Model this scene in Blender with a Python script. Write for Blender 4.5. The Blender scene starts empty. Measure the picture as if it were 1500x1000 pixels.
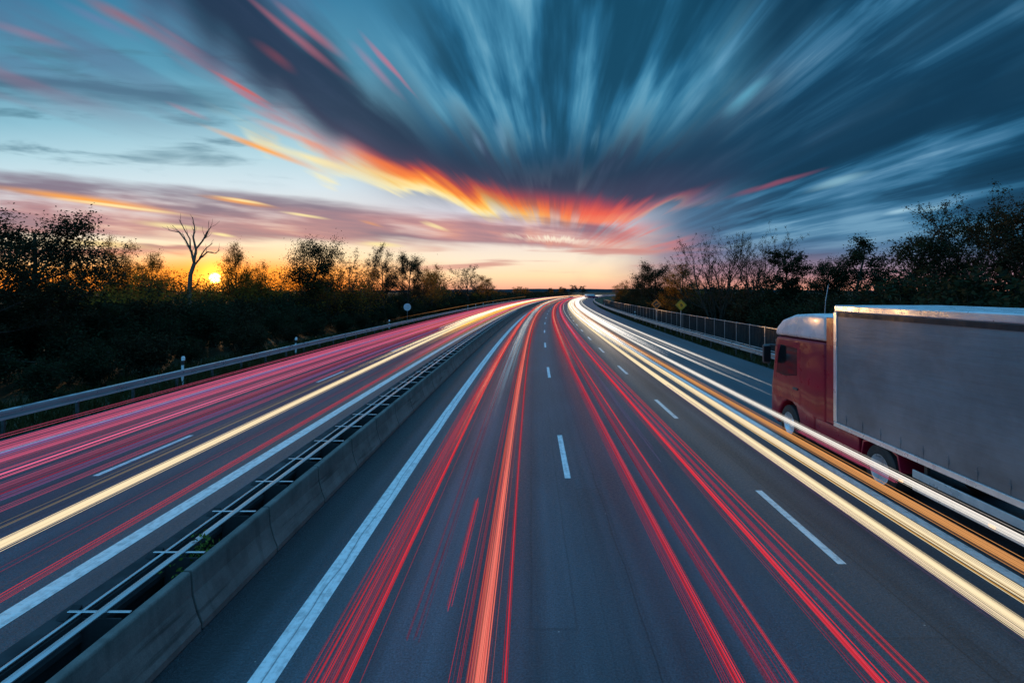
import bpy, bmesh, math, random
import numpy as np
from mathutils import Vector, Matrix, Quaternion

R = math.radians
S = bpy.context.scene
COL = S.collection
random.seed(7)

# ------------------------------------------------------------------ camera
CAM_H = 4.2
cam = bpy.data.cameras.new("camera")
cam.sensor_width = 36.0
cam.lens = 19.2
cam.shift_x = -23 / 1500
cam.shift_y = -74 / 1500
cam.clip_start = 0.1
cam.clip_end = 9000
cam_ob = bpy.data.objects.new("camera", cam)
cam_ob.location = (0, 0, CAM_H)
cam_ob.rotation_euler = (R(90), 0, 0)
COL.objects.link(cam_ob)
S.camera = cam_ob

# ------------------------------------------------------------------ exposure
S.view_settings.view_transform = 'Standard'
S.view_settings.look = 'None'
S.view_settings.exposure = 0.0
S.view_settings.gamma = 1.0
S.view_settings.use_curve_mapping = False
S.render.engine = 'CYCLES'
S.cycles.max_bounces = 5
S.cycles.diffuse_bounces = 2
S.cycles.glossy_bounces = 3
S.cycles.transmission_bounces = 3
S.cycles.caustics_reflective = False
S.cycles.caustics_refractive = False
S.cycles.sample_clamp_indirect = 4.0
try:
    S.cycles.use_denoising = True
    S.cycles.denoiser = 'OPENIMAGEDENOISE'
except Exception:
    pass

SUN_AZ = 29.8      # degrees left of straight ahead
SUN_EL = 1.15
SUN_DIR = Vector((-math.sin(R(SUN_AZ)) * math.cos(R(SUN_EL)), math.cos(R(SUN_AZ)) * math.cos(R(SUN_EL)), math.sin(R(SUN_EL))))


def lin(r, g, b):
    f = lambda c: (c / 255 / 12.92) if c / 255 <= 0.04045 else ((c / 255 + 0.055) / 1.055) ** 2.4
    return (f(r), f(g), f(b))


# ------------------------------------------------------------------ node expression helper
class NT:
    def __init__(self, tree):
        self.t = tree
        self.n = tree.nodes
        self.l = tree.links

    def put(self, sock, v):
        if isinstance(v, E):
            self.l.new(v.s, sock)
        elif isinstance(v, bpy.types.NodeSocket):
            self.l.new(v, sock)
        elif isinstance(v, (tuple, list)):
            sock.default_value = tuple(v) + ((1,) if len(sock.default_value) == 4 and len(v) == 3 else ())
        else:
            sock.default_value = v

    def math(self, op, *a):
        n = self.n.new('ShaderNodeMath')
        n.operation = op
        for i, v in enumerate(a):
            self.put(n.inputs[i], v)
        return E(self, n.outputs[0])

    def sm(self, x, e0, e1, lo=0.0, hi=1.0, kind='SMOOTHSTEP'):
        n = self.n.new('ShaderNodeMapRange')
        n.interpolation_type = kind
        for i, v in enumerate((x, e0, e1, lo, hi)):
            self.put(n.inputs[i], v)
        return E(self, n.outputs[0])

    def vec(self, x, y, z=0.0):
        n = self.n.new('ShaderNodeCombineXYZ')
        for i, v in enumerate((x, y, z)):
            self.put(n.inputs[i], v)
        return E(self, n.outputs[0])

    def noise(self, v, scale=1.0, detail=3.0, rough=0.5, dist=0.0):
        n = self.n.new('ShaderNodeTexNoise')
        self.put(n.inputs['Vector'], v)
        n.inputs['Scale'].default_value = scale
        n.inputs['Detail'].default_value = detail
        n.inputs['Roughness'].default_value = rough
        n.inputs['Distortion'].default_value = dist
        return E(self, n.outputs['Fac'])

    def mix(self, f, a, b, mode='MIX'):
        n = self.n.new('ShaderNodeMix')
        n.data_type = 'RGBA'
        n.blend_type = mode
        n.clamp_factor = True
        self.put(n.inputs[0], f)
        self.put(n.inputs[6], a)
        self.put(n.inputs[7], b)
        return E(self, n.outputs[2])

    def ramp(self, x, stops, interp='LINEAR'):
        n = self.n.new('ShaderNodeValToRGB')
        cr = n.color_ramp
        cr.interpolation = interp
        while len(cr.elements) < len(stops):
            cr.elements.new(0.5)
        for e, (p, c) in zip(cr.elements, sorted(stops, key=lambda q: q[0])):
            e.position = p
            e.color = (tuple(c) + (1,)) if not isinstance(c, (int, float)) else (c, c, c, 1)
        self.put(n.inputs[0], x)
        return E(self, n.outputs[0])


class E:
    def __init__(self, nt, s):
        self.nt, self.s = nt, s

    def __add__(self, o): return self.nt.math('ADD', self, o)
    def __radd__(self, o): return self.nt.math('ADD', o, self)
    def __sub__(self, o): return self.nt.math('SUBTRACT', self, o)
    def __rsub__(self, o): return self.nt.math('SUBTRACT', o, self)
    def __mul__(self, o): return self.nt.math('MULTIPLY', self, o)
    def __rmul__(self, o): return self.nt.math('MULTIPLY', o, self)
    def __truediv__(self, o): return self.nt.math('DIVIDE', self, o)


# ------------------------------------------------------------------ world: dusk sky with wind-drawn cloud
W = bpy.data.worlds.new("World")
S.world = W
W.use_nodes = True
W.node_tree.nodes.clear()
N = NT(W.node_tree)
try:
    W.cycles.sampling_method = 'MANUAL'
    W.cycles.sample_map_resolution = 512
except Exception:
    pass


def build_sky():
    tc = N.n.new('ShaderNodeTexCoord')
    sep = N.n.new('ShaderNodeSeparateXYZ')
    N.l.new(tc.outputs['Generated'], sep.inputs[0])
    x, y, z = (E(N, sep.outputs[i]) for i in range(3))
    ay = N.math('MAXIMUM', N.math('ABSOLUTE', y), 0.12)
    # the cloud sheet is described by where its directions pierce a wall far up the road (1 unit = 7.1 degrees)
    s = N.math('ADD', 7.73, (x / ay) * 8.0)
    t = N.math('SUBTRACT', 4.26, (N.math('MAXIMUM', z, 0.0) / ay) * 8.0)
    # wind streaks run out of one point over the road
    du, dv = s - 8.15, 4.0 - t
    r = N.math('SQRT', du * du + dv * dv + 0.02)
    lr = N.math('LOGARITHM', r, 2.718)
    ca, sa = du / r, dv / r
    warp = N.noise(N.vec(s * 0.45, t * 0.45, 1.7), 1.0, 2.0)
    lw = lr + (warp - 0.5) * 0.5
    n1 = N.noise(N.vec(ca * 5.5, sa * 5.5, lw * 1.15), 1.0, 5.0, 0.52)
    n2 = N.noise(N.vec(ca * 2.1 + 7.0, sa * 2.1, lw * 0.95), 1.0, 3.0, 0.5)
    n3 = N.noise(N.vec(ca * 13.0, sa * 13.0 + 3.0, lw * 1.1), 1.0, 3.0, 0.5)
    nh = N.noise(N.vec(s * 0.30, t * 2.6 - s * 0.28, 4.0), 1.0, 4.0, 0.55)
    nb = N.noise(N.vec(s * 0.55, t * 3.4 - s * 0.25, 9.0), 1.0, 4.0, 0.55, 0.3)
    st = (n1 - 0.5) * 1.0 + (n3 - 0.5) * 0.45     # streak signal about -0.4..0.4

    tn = t / 5.0
    left = N.ramp(tn, [(0.0, lin(58, 128, 163)), (0.2, lin(88, 155, 183)), (0.36, lin(140, 192, 211)), (0.46, lin(182, 217, 229)),
                       (0.55, lin(214, 230, 238)), (0.63, lin(232, 228, 226)), (0.70, lin(255, 236, 206)), (0.755, (1.1, 0.82, 0.46)), (0.79, (1.3, 0.52, 0.11)),
                       (0.83, (1.4, 0.36, 0.03)), (0.86, (1.2, 0.27, 0.02))])
    right = N.ramp(tn, [(0.0, lin(48, 112, 148)), (0.28, lin(62, 122, 155)), (0.5, lin(66, 108, 140)), (0.66, lin(82, 112, 145)),
                        (0.74, lin(112, 116, 148)), (0.80, lin(176, 136, 150)), (0.845, lin(236, 160, 136))])
    mid = N.ramp(tn, [(0.0, lin(60, 128, 165)), (0.4, lin(84, 140, 170)), (0.64, lin(218, 214, 224)), (0.70, lin(240, 224, 218)),
                      (0.76, lin(255, 236, 210)), (0.81, (1.08, 0.76, 0.44)), (0.85, (1.0, 0.42, 0.28))])
    c = N.mix(N.sm(s, 4.4, 7.2), left, mid)
    c = N.mix(N.sm(s + (n2 - 0.5) * 1.4, 8.3, 10.4), c, right)

    # grey ripples in the clear part on the left
    rip = N.sm(nb, 0.5, 0.72) * N.sm(t, 0.2, 0.9) * N.sm(t, 2.9, 2.2) * N.sm(s, 6.0, 3.2)
    c = N.mix(rip * 0.75, c, lin(74, 122, 143))
    bank = N.sm(N.math('ABSOLUTE', t - 1.32 - (s - 1.2) * 0.085 + (nh - 0.5) * 0.7), 0.27, 0.0) * N.sm(s, 4.2, 2.4)
    c = N.mix(bank * 0.8, c, lin(58, 104, 128))

    # top: teal sky between drawn-out streaks
    topm = N.sm(t + st * 0.8, 3.1, 2.2) * N.sm(s, 5.0, 6.8)
    tk = N.sm(st + (n2 - 0.5) * 0.9, -0.22, 0.34)
    topc = N.ramp(tk, [(0.0, lin(18, 72, 100)), (0.3, lin(36, 102, 138)), (0.6, lin(68, 136, 170)), (1.0, lin(116, 176, 202))])
    c = N.mix(topm, c, topc)

    # right: long dark rolls
    rm = N.sm(s + (n2 - 0.5) * 1.2, 9.6, 11.6) * N.sm(t, 4.1, 3.3)
    n4 = N.noise(N.vec(ca * 6.0 + 2.0, sa * 15.0 + 11.0, lw * 1.0), 1.0, 5.0, 0.55)
    rk = N.sm(n4 + (t - 2.0) * 0.06 + (n1 - 0.5) * 0.45 + (n2 - 0.5) * 0.5, 0.32, 0.78)
    rc = N.ramp(rk, [(0.0, lin(8, 48, 74)), (0.35, lin(20, 70, 102)), (0.6, lin(46, 104, 140)), (0.8, lin(72, 126, 162)), (1.0, lin(116, 164, 194))])
    c = N.mix(rm * 0.92, c, rc)

    veil = N.sm(t + st * 0.8, 2.3, 0.6) * N.sm(s, 5.6, 3.4)
    c = N.mix(veil * N.sm(n1 + (n3 - 0.5) * 0.5, 0.44, 0.64) * 0.55, c, lin(92, 104, 140))
    c = N.mix(veil * N.sm(n2 + (n3 - 0.5) * 0.6, 0.54, 0.72) * 0.45, c, lin(30, 84, 116))
    c = N.mix(veil * N.sm(n3 + (n2 - 0.5) * 0.8, 0.58, 0.74) * 0.40, c, lin(176, 124, 142))
    # the great dark cloud: its lower and upper edges across the sky
    sn = s / 16.0
    def edge(pts):
        return N.ramp(sn, [(a / 16.0, (b + 1.0) / 6.0) for a, b in pts], 'EASE') * 6.0 - 1.0

    low = edge([(0.0, -1.0), (1.5, -0.35), (2.4, 0.38), (3.2, 1.12), (4.0, 1.72), (5.0, 2.32), (6.0, 2.76), (7.0, 3.08), (7.7, 3.22), (8.4, 3.28), (9.0, 3.24),
                (10.0, 3.0), (11.0, 2.75), (12.2, 2.4), (13.8, 1.9), (16.0, 1.3)])
    up = edge([(0.0, -1.0), (3.2, -0.4), (4.5, 0.62), (5.5, 1.35), (6.5, 2.0), (7.4, 2.3), (8.5, 2.25), (9.6, 2.1), (10.6, 1.8), (11.5, 1.3), (13.0, 0.5), (16.0, -1.0)])
    low = N.math('SUBTRACT', low, 0.0)
    e = low - t + st * 0.2 + (st + (n2 - 0.5) * 0.6) * N.sm(s, 6.0, 3.0) * 0.7
    D = N.sm(e / N.sm(s, 2.0, 6.5, 4.5, 1.0), -0.07, 0.24) * N.sm(t - up + st * 1.3 + (n2 - 0.5) * 0.9, -0.60, 0.45)
    D = D * N.sm(s, 14.0, 10.2, 0.34, 1.0)
    dk = N.ramp(N.sm(e, 0.0, 2.0, kind='LINEAR'), [(0.0, lin(96, 66, 92)), (0.14, lin(62, 58, 86)), (0.34, lin(34, 52, 78)), (1.0, lin(16, 48, 74))])
    dk = N.mix(N.sm(s, 8.6, 11.5), dk, lin(18, 58, 86))
    dk = N.mix(N.sm(st + (n2 - 0.5) * 0.6, 0.02, 0.55) * 0.4, dk, lin(76, 90, 124))
    c = N.mix(D * 0.97, c, dk)

    # burning underside
    f1 = N.sm(s, 2.8, 4.0) * N.sm(s, 10.8, 9.0)
    qt = N.sm(N.math('ABSOLUTE', s - 8.2), 1.6, 0.2, 1.0, 0.15)
    ee = low + N.sm(s, 7.0, 3.4) * 0.5 - t + (st * 0.5 + (n3 - 0.5) * 0.25) * qt
    wid = N.sm(s, 3.4, 7.0, 0.80, 0.50) * N.sm(s, 8.4, 9.8, 1.0, 0.5)
    F = N.sm(ee, -0.10, 0.03) * N.sm(ee / wid, 1.15, 0.30) * f1
    fc = N.ramp(ee / wid, [(0.0, lin(255, 240, 180)), (0.2, lin(255, 205, 104)), (0.42, lin(254, 140, 54)), (0.68, lin(226, 78, 50)), (1.0, lin(120, 56, 76))])
    fcr = N.ramp(ee / wid, [(0.0, lin(255, 150, 96)), (0.3, lin(240, 96, 74)), (0.7, lin(186, 68, 84)), (1.0, lin(110, 66, 92))])
    fc = N.mix(N.sm(s + (n2 - 0.5), 7.0, 8.8), fc, fcr)
    fstr = N.sm(n1 + (n3 - 0.5) * 0.4, 0.30, 0.54) * N.sm(s, 8.2, 10.6, 1.0, 0.55) * N.sm(s, 5.2, 7.0, 1.0, 1.0)
    wv = N.math('MAXIMUM', N.sm(s, 6.2, 4.2), N.sm(s, 6.4, 7.4) * N.sm(s, 8.9, 8.3) * 0.5)
    fl = N.sm(n1 + (n3 - 0.5) * 0.6 + N.sm(s, 5.5, 3.0) * -0.10, 0.36, 0.60)
    fmask = F * (1.0 - wv + wv * fl) * N.sm(s, 8.6, 9.8, 1.0, 0.5)
    c = N.mix(fmask, c, fc)
    # red curtain hanging right of the bend
    k = N.sm(N.math('ABSOLUTE', t - 3.28 - (s - 8.6) * 0.23 - st * 0.5), 0.34, 0.0) * N.sm(s, 8.2, 8.8) * N.sm(s, 10.8, 9.2)
    c = N.mix(k * N.sm(n3 + (n1 - 0.5), 0.28, 0.66) * 0.85, c, lin(236, 112, 102))

    # low mauve bands over the sunset
    tb = t + (nh - 0.5) * 0.55 + (n2 - 0.5) * 0.15
    bm = N.sm(tb - s * 0.085, 2.50, 2.72) * N.sm(tb - s * 0.03, 3.52, 3.36) * N.sm(s, 10.4, 8.2)
    bm = bm * N.sm(nh + (nb - 0.5) * 0.5, 0.30, 0.52, 0.35, 1.0)
    bm2 = N.sm(tb, 3.62, 3.68) * N.sm(tb, 3.80, 3.70) * N.sm(s, 4.2, 2.4)
    bm = N.math('MAXIMUM', bm, bm2)
    bc = N.ramp(N.sm(nh + (n2 - 0.5) * 0.5 - (t - 3.1) * 0.25, 0.25, 0.70), [(0.0, lin(226, 150, 128)), (0.4, lin(186, 128, 132)), (1.0, lin(118, 98, 122))])
    c = N.mix(bm * 0.9, c, bc)
    hb = N.noise(N.vec(s * 0.5, t * 7.0, 2.0), 1.0, 3.0)
    c = N.mix(N.sm(hb, 0.52, 0.68) * N.sm(t, 3.35, 3.65) * N.sm(t, 4.12, 3.95) * N.sm(s, 5.0, 7.0) * N.sm(s, 11.0, 9.0) * 0.75, c, lin(206, 134, 128))

    # single bright wisps, each lying along the wind
    pv = N.vec(s + (n1 - 0.5) * 0.5, t + (n3 - 0.5) * 0.16 + (n1 - 0.5) * 0.12, 0.0)

    def wisp(s0, t0, s1, t1, w, col, a=1.0, soft=0.0):
        nonlocal c
        m = N.n.new('ShaderNodeMapping')
        m.vector_type = 'TEXTURE'
        m.inputs['Location'].default_value = ((s0 + s1) / 2, (t0 + t1) / 2, 0)
        m.inputs['Rotation'].default_value = (0, 0, math.atan2(t1 - t0, s1 - s0))
        ln = math.hypot(s1 - s0, t1 - t0) / 2
        m.inputs['Scale'].default_value = (ln, w, 1)
        N.l.new(pv.s, m.inputs[0])
        d = N.n.new('ShaderNodeVectorMath')
        d.operation = 'LENGTH'
        N.l.new(m.outputs[0], d.inputs[0])
        f = N.sm(E(N, d.outputs['Value']), 1.0, soft)
        c = N.mix(f * N.sm(n3 + (n1 - 0.5) * 0.5, 0.28, 0.6, 0.35 * a, a), c, lin(*col))

    gold, cream, pink, rose, orange = (255, 168, 72), (255, 234, 170), (196, 108, 124), (214, 92, 84), (255, 130, 60)
    for a in ((-0.6, 2.66, 3.2, 3.22, 0.085, gold), (0.4, 2.86, 3.1, 3.2, 0.035, cream), (1.8, 3.22, 3.3, 3.42, 0.07, cream),
              (2.75, 2.82, 4.2, 3.07, 0.06, gold), (3.0, 2.84, 4.1, 3.04, 0.03, cream), (4.0, 3.09, 4.9, 3.23, 0.035, cream),
              (5.15, 3.18, 5.65, 3.31, 0.035, gold), (6.1, 3.23, 6.6, 3.39, 0.045, cream), (3.1, 3.43, 3.6, 3.51, 0.035, cream),
              (5.1, 3.56, 6.0, 3.62, 0.05, cream), (7.2, 3.44, 8.9, 3.56, 0.06, (255, 238, 214)), (0.3, 3.5, 2.6, 3.66, 0.09, (255, 226, 160)),
              (-0.5, 0.2, 1.3, 0.78, 0.10, pink, 0.35), (0.8, -0.25, 2.55, 0.68, 0.14, (170, 92, 96), 0.6), (0.6, -0.1, 2.2, 0.68, 0.10, (120, 120, 165), 0.6),
              (3.3, -0.35, 5.3, 1.38, 0.08, (178, 100, 116), 0.65), (3.6, 0.5, 4.5, 1.14, 0.10, (150, 72, 84), 0.6), (3.9, -0.1, 5.2, 1.0, 0.10, pink, 0.6),
              (5.05, 0.5, 6.0, 1.55, 0.10, (176, 128, 156), 0.8), (5.2, 0.4, 6.25, 1.55, 0.055, (190, 118, 142), 0.8),
              (2.95, 0.98, 4.1, 1.62, 0.05, rose, 0.85), (3.0, 1.08, 4.3, 1.8, 0.07, pink, 0.7),
              (3.4, 1.62, 5.3, 2.36, 0.09, orange, 0.9), (3.35, 1.45, 4.9, 2.1, 0.08, rose, 0.8), (2.8, 1.78, 5.0, 2.62, 0.08, gold, 0.95),
              (3.5, 2.0, 5.5, 2.62, 0.10, cream, 0.95), (4.8, 2.05, 6.6, 2.85, 0.10, orange, 0.9), (5.0, 2.35, 7.2, 3.13, 0.075, cream, 0.95),
              (2.4, 1.46, 3.2, 1.8, 0.06, pink, 0.5),
              (11.7, 2.85, 12.9, 2.47, 0.085, (140, 188, 208), 0.85), (12.9, 3.16, 13.5, 3.03, 0.055, (156, 196, 216), 1.0),
              (13.3, 3.13, 14.0, 2.99, 0.045, (140, 184, 206), 0.9), (10.5, 2.98, 12.2, 2.42, 0.06, (146, 78, 102), 0.8),
              (10.6, 1.8, 11.5, 1.05, 0.13, (88, 158, 186), 0.9), (9.7, 2.08, 10.6, 1.0, 0.13, (92, 150, 180), 0.8),
              (7.22, 1.65, 7.46, 2.36, 0.11, (112, 152, 178), 0.55), (6.95, 1.9, 7.2, 2.36, 0.07, (106, 140, 168), 0.45),
              (6.2, 1.2, 6.75, 1.95, 0.11, (94, 158, 186), 0.8), (7.85, 1.4, 8.0, 2.32, 0.07, (98, 148, 174), 0.4),
              (8.75, 1.7, 8.62, 2.3, 0.06, (98, 148, 174), 0.4)):
        wisp(*a)

    # glow round the sun and its disc
    dt = N.n.new('ShaderNodeVectorMath')
    dt.operation = 'DOT_PRODUCT'
    N.l.new(tc.outputs['Generated'], dt.inputs[0])
    dt.inputs[1].default_value = SUN_DIR
    q = N.math('MAXIMUM', E(N, dt.outputs['Value']), 0.0)
    g1 = N.math('POWER', q, 110.0)
    g2 = N.math('POWER', q, 3500.0)
    disc = N.sm(q, math.cos(R(0.55)), math.cos(R(0.30)))
    low_gate = N.sm(t, 3.5, 4.1)
    c = N.mix(g1 * low_gate * 0.8, c, (1.7, 0.44, 0.035), 'MIX')
    c = N.mix(g2 * 0.9, c, (4.0, 1.35, 0.14))
    c = N.mix(disc, c, (26, 10, 1.6))

    # the eastern half behind the bridge and the zenith: unseen dusk, brightened as blue fill
    zz = N.math('MAXIMUM', z, 0.0)
    east = N.ramp(zz, [(0.0, lin(86, 112, 156)), (0.12, lin(60, 126, 178)), (0.45, (0.14, 0.54, 0.96)), (1.0, (0.26, 0.92, 1.68))])
    east = N.mix(N.sm(nb, 0.45, 0.7) * 0.3, east, lin(70, 120, 152))
    c = N.mix(N.sm(y, 0.16, -0.10), c, east)
    c = N.mix(N.sm(z, 0.52, 0.80), c, east)
    bg = N.n.new('ShaderNodeBackground')
    N.put(bg.inputs[0], c)
    bg.inputs[1].default_value = 1.0
    sky = N.n.new('ShaderNodeTexSky')
    sky.sky_type = 'NISHITA'
    sky.sun_disc = False
    sky.sun_elevation = R(SUN_EL)
    sky.sun_rotation = R(-SUN_AZ)
    bg2 = N.n.new('ShaderNodeBackground')
    N.put(bg2.inputs[0], N.mix(1.0, E(N, sky.outputs[0]), (0.08, 0.11, 0.16), 'MULTIPLY'))
    bg2.inputs[1].default_value = 0.05
    ad = N.n.new('ShaderNodeAddShader')
    N.l.new(bg.outputs[0], ad.inputs[0])
    N.l.new(bg2.outputs[0], ad.inputs[1])
    out = N.n.new('ShaderNodeOutputWorld')
    N.l.new(ad.outputs[0], out.inputs[0])


build_sky()

# ------------------------------------------------------------------ sun
sl = bpy.data.lights.new("sun", 'SUN')
sl.energy = 2.5
sl.angle = R(0.5)
sl.color = (1.0, 0.50, 0.18)
sun = bpy.data.objects.new("sun", sl)
sun.rotation_euler = (-SUN_DIR).to_track_quat('-Z', 'Y').to_euler()
sun.location = (-60, 100, 60)
COL.objects.link(sun)


# ------------------------------------------------------------------ materials
MATS = {}


def new_mat(name):
    m = bpy.data.materials.new(name)
    m.use_nodes = True
    m.node_tree.nodes.clear()
    return m, NT(m.node_tree)


def surf(nt, shader):
    o = nt.n.new('ShaderNodeOutputMaterial')
    nt.l.new(shader, o.inputs[0])


def principled(nt, color, rough=0.6, metal=0.0, spec=0.5, normal=None, coat=0.0):
    p = nt.n.new('ShaderNodeBsdfPrincipled')
    nt.put(p.inputs['Base Color'], color)
    nt.put(p.inputs['Roughness'], rough)
    nt.put(p.inputs['Metallic'], metal)
    p.inputs['Specular IOR Level'].default_value = spec
    p.inputs['Coat Weight'].default_value = coat
    if normal is not None:
        nt.l.new(normal, p.inputs['Normal'])
    return p


def bump(nt, h, strength=0.3, dist=0.02):
    b = nt.n.new('ShaderNodeBump')
    b.inputs['Strength'].default_value = strength
    b.inputs['Distance'].default_value = dist
    nt.put(b.inputs['Height'], h)
    return b.outputs[0]


def mat(name, color, rough=0.6, metal=0.0, vary=0.25, scale=3.0, spec=0.5, bumps=0.0, bscale=40.0, coat=0.0):
    """plain surface with uneven colour and roughness"""
    if name in MATS:
        return MATS[name]
    m, nt = new_mat(name)
    tc = nt.n.new('ShaderNodeTexCoord')
    v = tc.outputs['Object']
    n = nt.noise(v, scale, 5.0, 0.6)
    k = nt.sm(n, 0.3, 0.7)
    c = nt.mix(k, tuple(x * (1 - vary) for x in color), tuple(min(1, x * (1 + vary)) for x in color))
    rg = nt.sm(nt.noise(v, scale * 2.3, 3.0), 0.3, 0.7, max(0.03, rough - 0.1), min(1, rough + 0.1))
    nm = bump(nt, nt.noise(v, bscale, 3.0), bumps, 0.01) if bumps else None
    p = principled(nt, c, rg, metal, spec, nm, coat)
    surf(nt, p.outputs[0])
    MATS[name] = m
    return m


def emit_mat(name, color, strength):
    if name in MATS:
        return MATS[name]
    m, nt = new_mat(name)
    e = nt.n.new('ShaderNodeEmission')
    e.inputs[0].default_value = tuple(color) + (1,)
    e.inputs[1].default_value = strength
    surf(nt, e.outputs[0])
    MATS[name] = m
    return m


def leaf_mat(name, dark, light, trans=0.35, glow=(0.05, 0.04, 0.012)):
    m, nt = new_mat(name)
    g = nt.n.new('ShaderNodeNewGeometry')
    tc = nt.n.new('ShaderNodeTexCoord')
    n = nt.noise(tc.outputs['Object'], 0.9, 3.0)
    f = nt.sm(n + (E(nt, g.outputs['Random Per Island']) - 0.5) * 0.7, 0.2, 0.8)
    c = nt.mix(f, dark, light)
    d = nt.n.new('ShaderNodeBsdfDiffuse')
    nt.put(d.inputs[0], c)
    t = nt.n.new('ShaderNodeBsdfTranslucent')
    nt.put(t.inputs[0], nt.mix(0.6, c, glow))
    mx = nt.n.new('ShaderNodeMixShader')
    mx.inputs[0].default_value = trans
    nt.l.new(d.outputs[0], mx.inputs[1])
    nt.l.new(t.outputs[0], mx.inputs[2])
    surf(nt, mx.outputs[0])
    return m


def asphalt(name, base=(0.041, 0.053, 0.066), wear_shade_bands=()):
    m, nt = new_mat(name)
    uv = nt.n.new('ShaderNodeUVMap')
    sp = nt.n.new('ShaderNodeSeparateXYZ')
    nt.l.new(uv.outputs[0], sp.inputs[0])
    u, v = E(nt, sp.outputs[0]), E(nt, sp.outputs[1])
    fine = nt.noise(nt.vec(u, v, 0.0), 38.0, 4.0, 0.75)
    grain = nt.noise(nt.vec(u, v, 3.0), 16.0, 3.0, 0.6)
    blot = nt.noise(nt.vec(u * 0.5, v * 0.12, 5.0), 1.6, 5.0, 0.6)
    lane = nt.noise(nt.vec(u * 2.6, v * 0.012, 8.0), 1.0, 4.0, 0.6)
    k = nt.sm(fine, 0.32, 0.68, 0.50, 1.50) * nt.sm(grain, 0.3, 0.7, 0.88, 1.12) * nt.sm(blot, 0.25, 0.75, 0.80, 1.2) * nt.sm(lane, 0.25, 0.75, 0.74, 1.3)
    rough = nt.sm(grain, 0.3, 0.7, 0.36, 0.54)
    for (c0, w, amt) in wear_shade_bands:                     # polished / worn wheel bands, painted barrier shade and a painted pale vehicle blur
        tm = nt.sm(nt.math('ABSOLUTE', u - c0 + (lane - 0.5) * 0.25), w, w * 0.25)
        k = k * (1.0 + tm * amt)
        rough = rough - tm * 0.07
    # long tar joint and repair patches
    wob = (nt.noise(nt.vec(0.0, v * 0.8, 2.0), 1.0, 3.0) - 0.5) * 0.10
    for j in (1.45, 5.05, -9.2):
        jm = nt.sm(nt.math('ABSOLUTE', u - j + wob), 0.016, 0.004)
        k = k * (1.0 - jm * 0.55)
    for (u0, u1, v0, v1, g) in ((0.04, 0.60, 6.8, 19.0, 1.13), (0.98, 1.5, 5.6, 11.6, 0.84), (0.9, 1.6, 2.0, 5.3, 1.16), (4.2, 5.3, 2.0, 6.6, 0.90),
                                (-3.6, -3.0, 20.0, 31.0, 0.88), (3.1, 3.9, 17.0, 24.0, 1.1), (-10.5, -9.4, 6.0, 16.0, 0.9)):
        pm = nt.sm(u + wob * 0.4, u0, u0 + 0.02) * nt.sm(u + wob * 0.4, u1, u1 - 0.02) * nt.sm(v, v0, v0 + 0.03) * nt.sm(v, v1, v1 - 0.03)
        po = nt.sm(u + wob * 0.4, u0 - 0.025, u0 - 0.01) * nt.sm(u + wob * 0.4, u1 + 0.025, u1 + 0.01) * nt.sm(v, v0 - 0.05, v0 - 0.02) * nt.sm(v, v1 + 0.05, v1 + 0.02)
        k = k * (1.0 + pm * (g - 1.0)) * (1.0 - (po - pm) * 0.25)
    chip = nt.n.new('ShaderNodeTexVoronoi')
    chip.inputs['Scale'].default_value = 2.3
    nt.put(chip.inputs['Vector'], nt.vec(u, v, 0.0))
    ch = nt.sm(E(nt, chip.outputs['Distance']), 0.034, 0.020)
    vm = nt.n.new('ShaderNodeVectorMath')
    vm.operation = 'SCALE'
    vm.inputs[0].default_value = base
    nt.put(vm.inputs['Scale'], k)
    c = nt.mix(ch * 0.7, vm.outputs[0], (0.42, 0.40, 0.36))
    p = principled(nt, c, rough, 0.0, 0.42, bump(nt, fine + grain * 0.6, 0.8, 0.010))
    surf(nt, p.outputs[0])
    return m


def paint_mat(name, col=(0.66, 0.66, 0.66)):
    m, nt = new_mat(name)
    uv = nt.n.new('ShaderNodeUVMap')
    sp = nt.n.new('ShaderNodeSeparateXYZ')
    nt.l.new(uv.outputs[0], sp.inputs[0])
    u, v = E(nt, sp.outputs[0]), E(nt, sp.outputs[1])
    wear = nt.noise(nt.vec(u * 9.0, v * 6.0, 0.0), 1.0, 5.0, 0.7)
    rib = nt.noise(nt.vec(u * 3.0, v * 16.0, 1.0), 1.0, 2.0)
    crack = nt.sm(nt.math('ABSOLUTE', u + 2.87 + (nt.noise(nt.vec(0.0, v * 0.5, 0.0), 1.0, 2.0) - 0.5) * 0.16), 0.014, 0.004)
    k = nt.sm(wear + (rib - 0.5) * 0.25 + (nt.noise(nt.vec(u * 22.0, v * 0.5, 4.0), 1.0, 3.0) - 0.5) * 0.5, 0.28, 0.62)
    c = nt.mix(k, tuple(0.60 * q for q in col), col)
    c = nt.mix(nt.sm(wear, 0.26, 0.20) * 0.8, c, (0.07, 0.075, 0.08))
    c = nt.mix(crack * 0.7, c, (0.10, 0.11, 0.12))
    p = principled(nt, c, 0.62, 0.0, 0.4, bump(nt, rib, 0.5, 0.006))
    surf(nt, p.outputs[0])
    return m


def ground_mat():
    m, nt = new_mat('verge_soil')
    tc = nt.n.new('ShaderNodeTexCoord')
    v = tc.outputs['Object']
    a = nt.noise(v, 0.35, 5.0, 0.6)
    b = nt.noise(v, 6.0, 4.0, 0.6)
    c = nt.mix(nt.sm(a, 0.35, 0.65), (0.030, 0.036, 0.020), (0.050, 0.044, 0.028))
    c = nt.mix(nt.sm(b, 0.4, 0.7) * 0.5, c, (0.022, 0.030, 0.014))
    p = principled(nt, c, 0.95, 0.0, 0.1, bump(nt, b, 0.7, 0.05))
    surf(nt, p.outputs[0])
    return m


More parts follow.
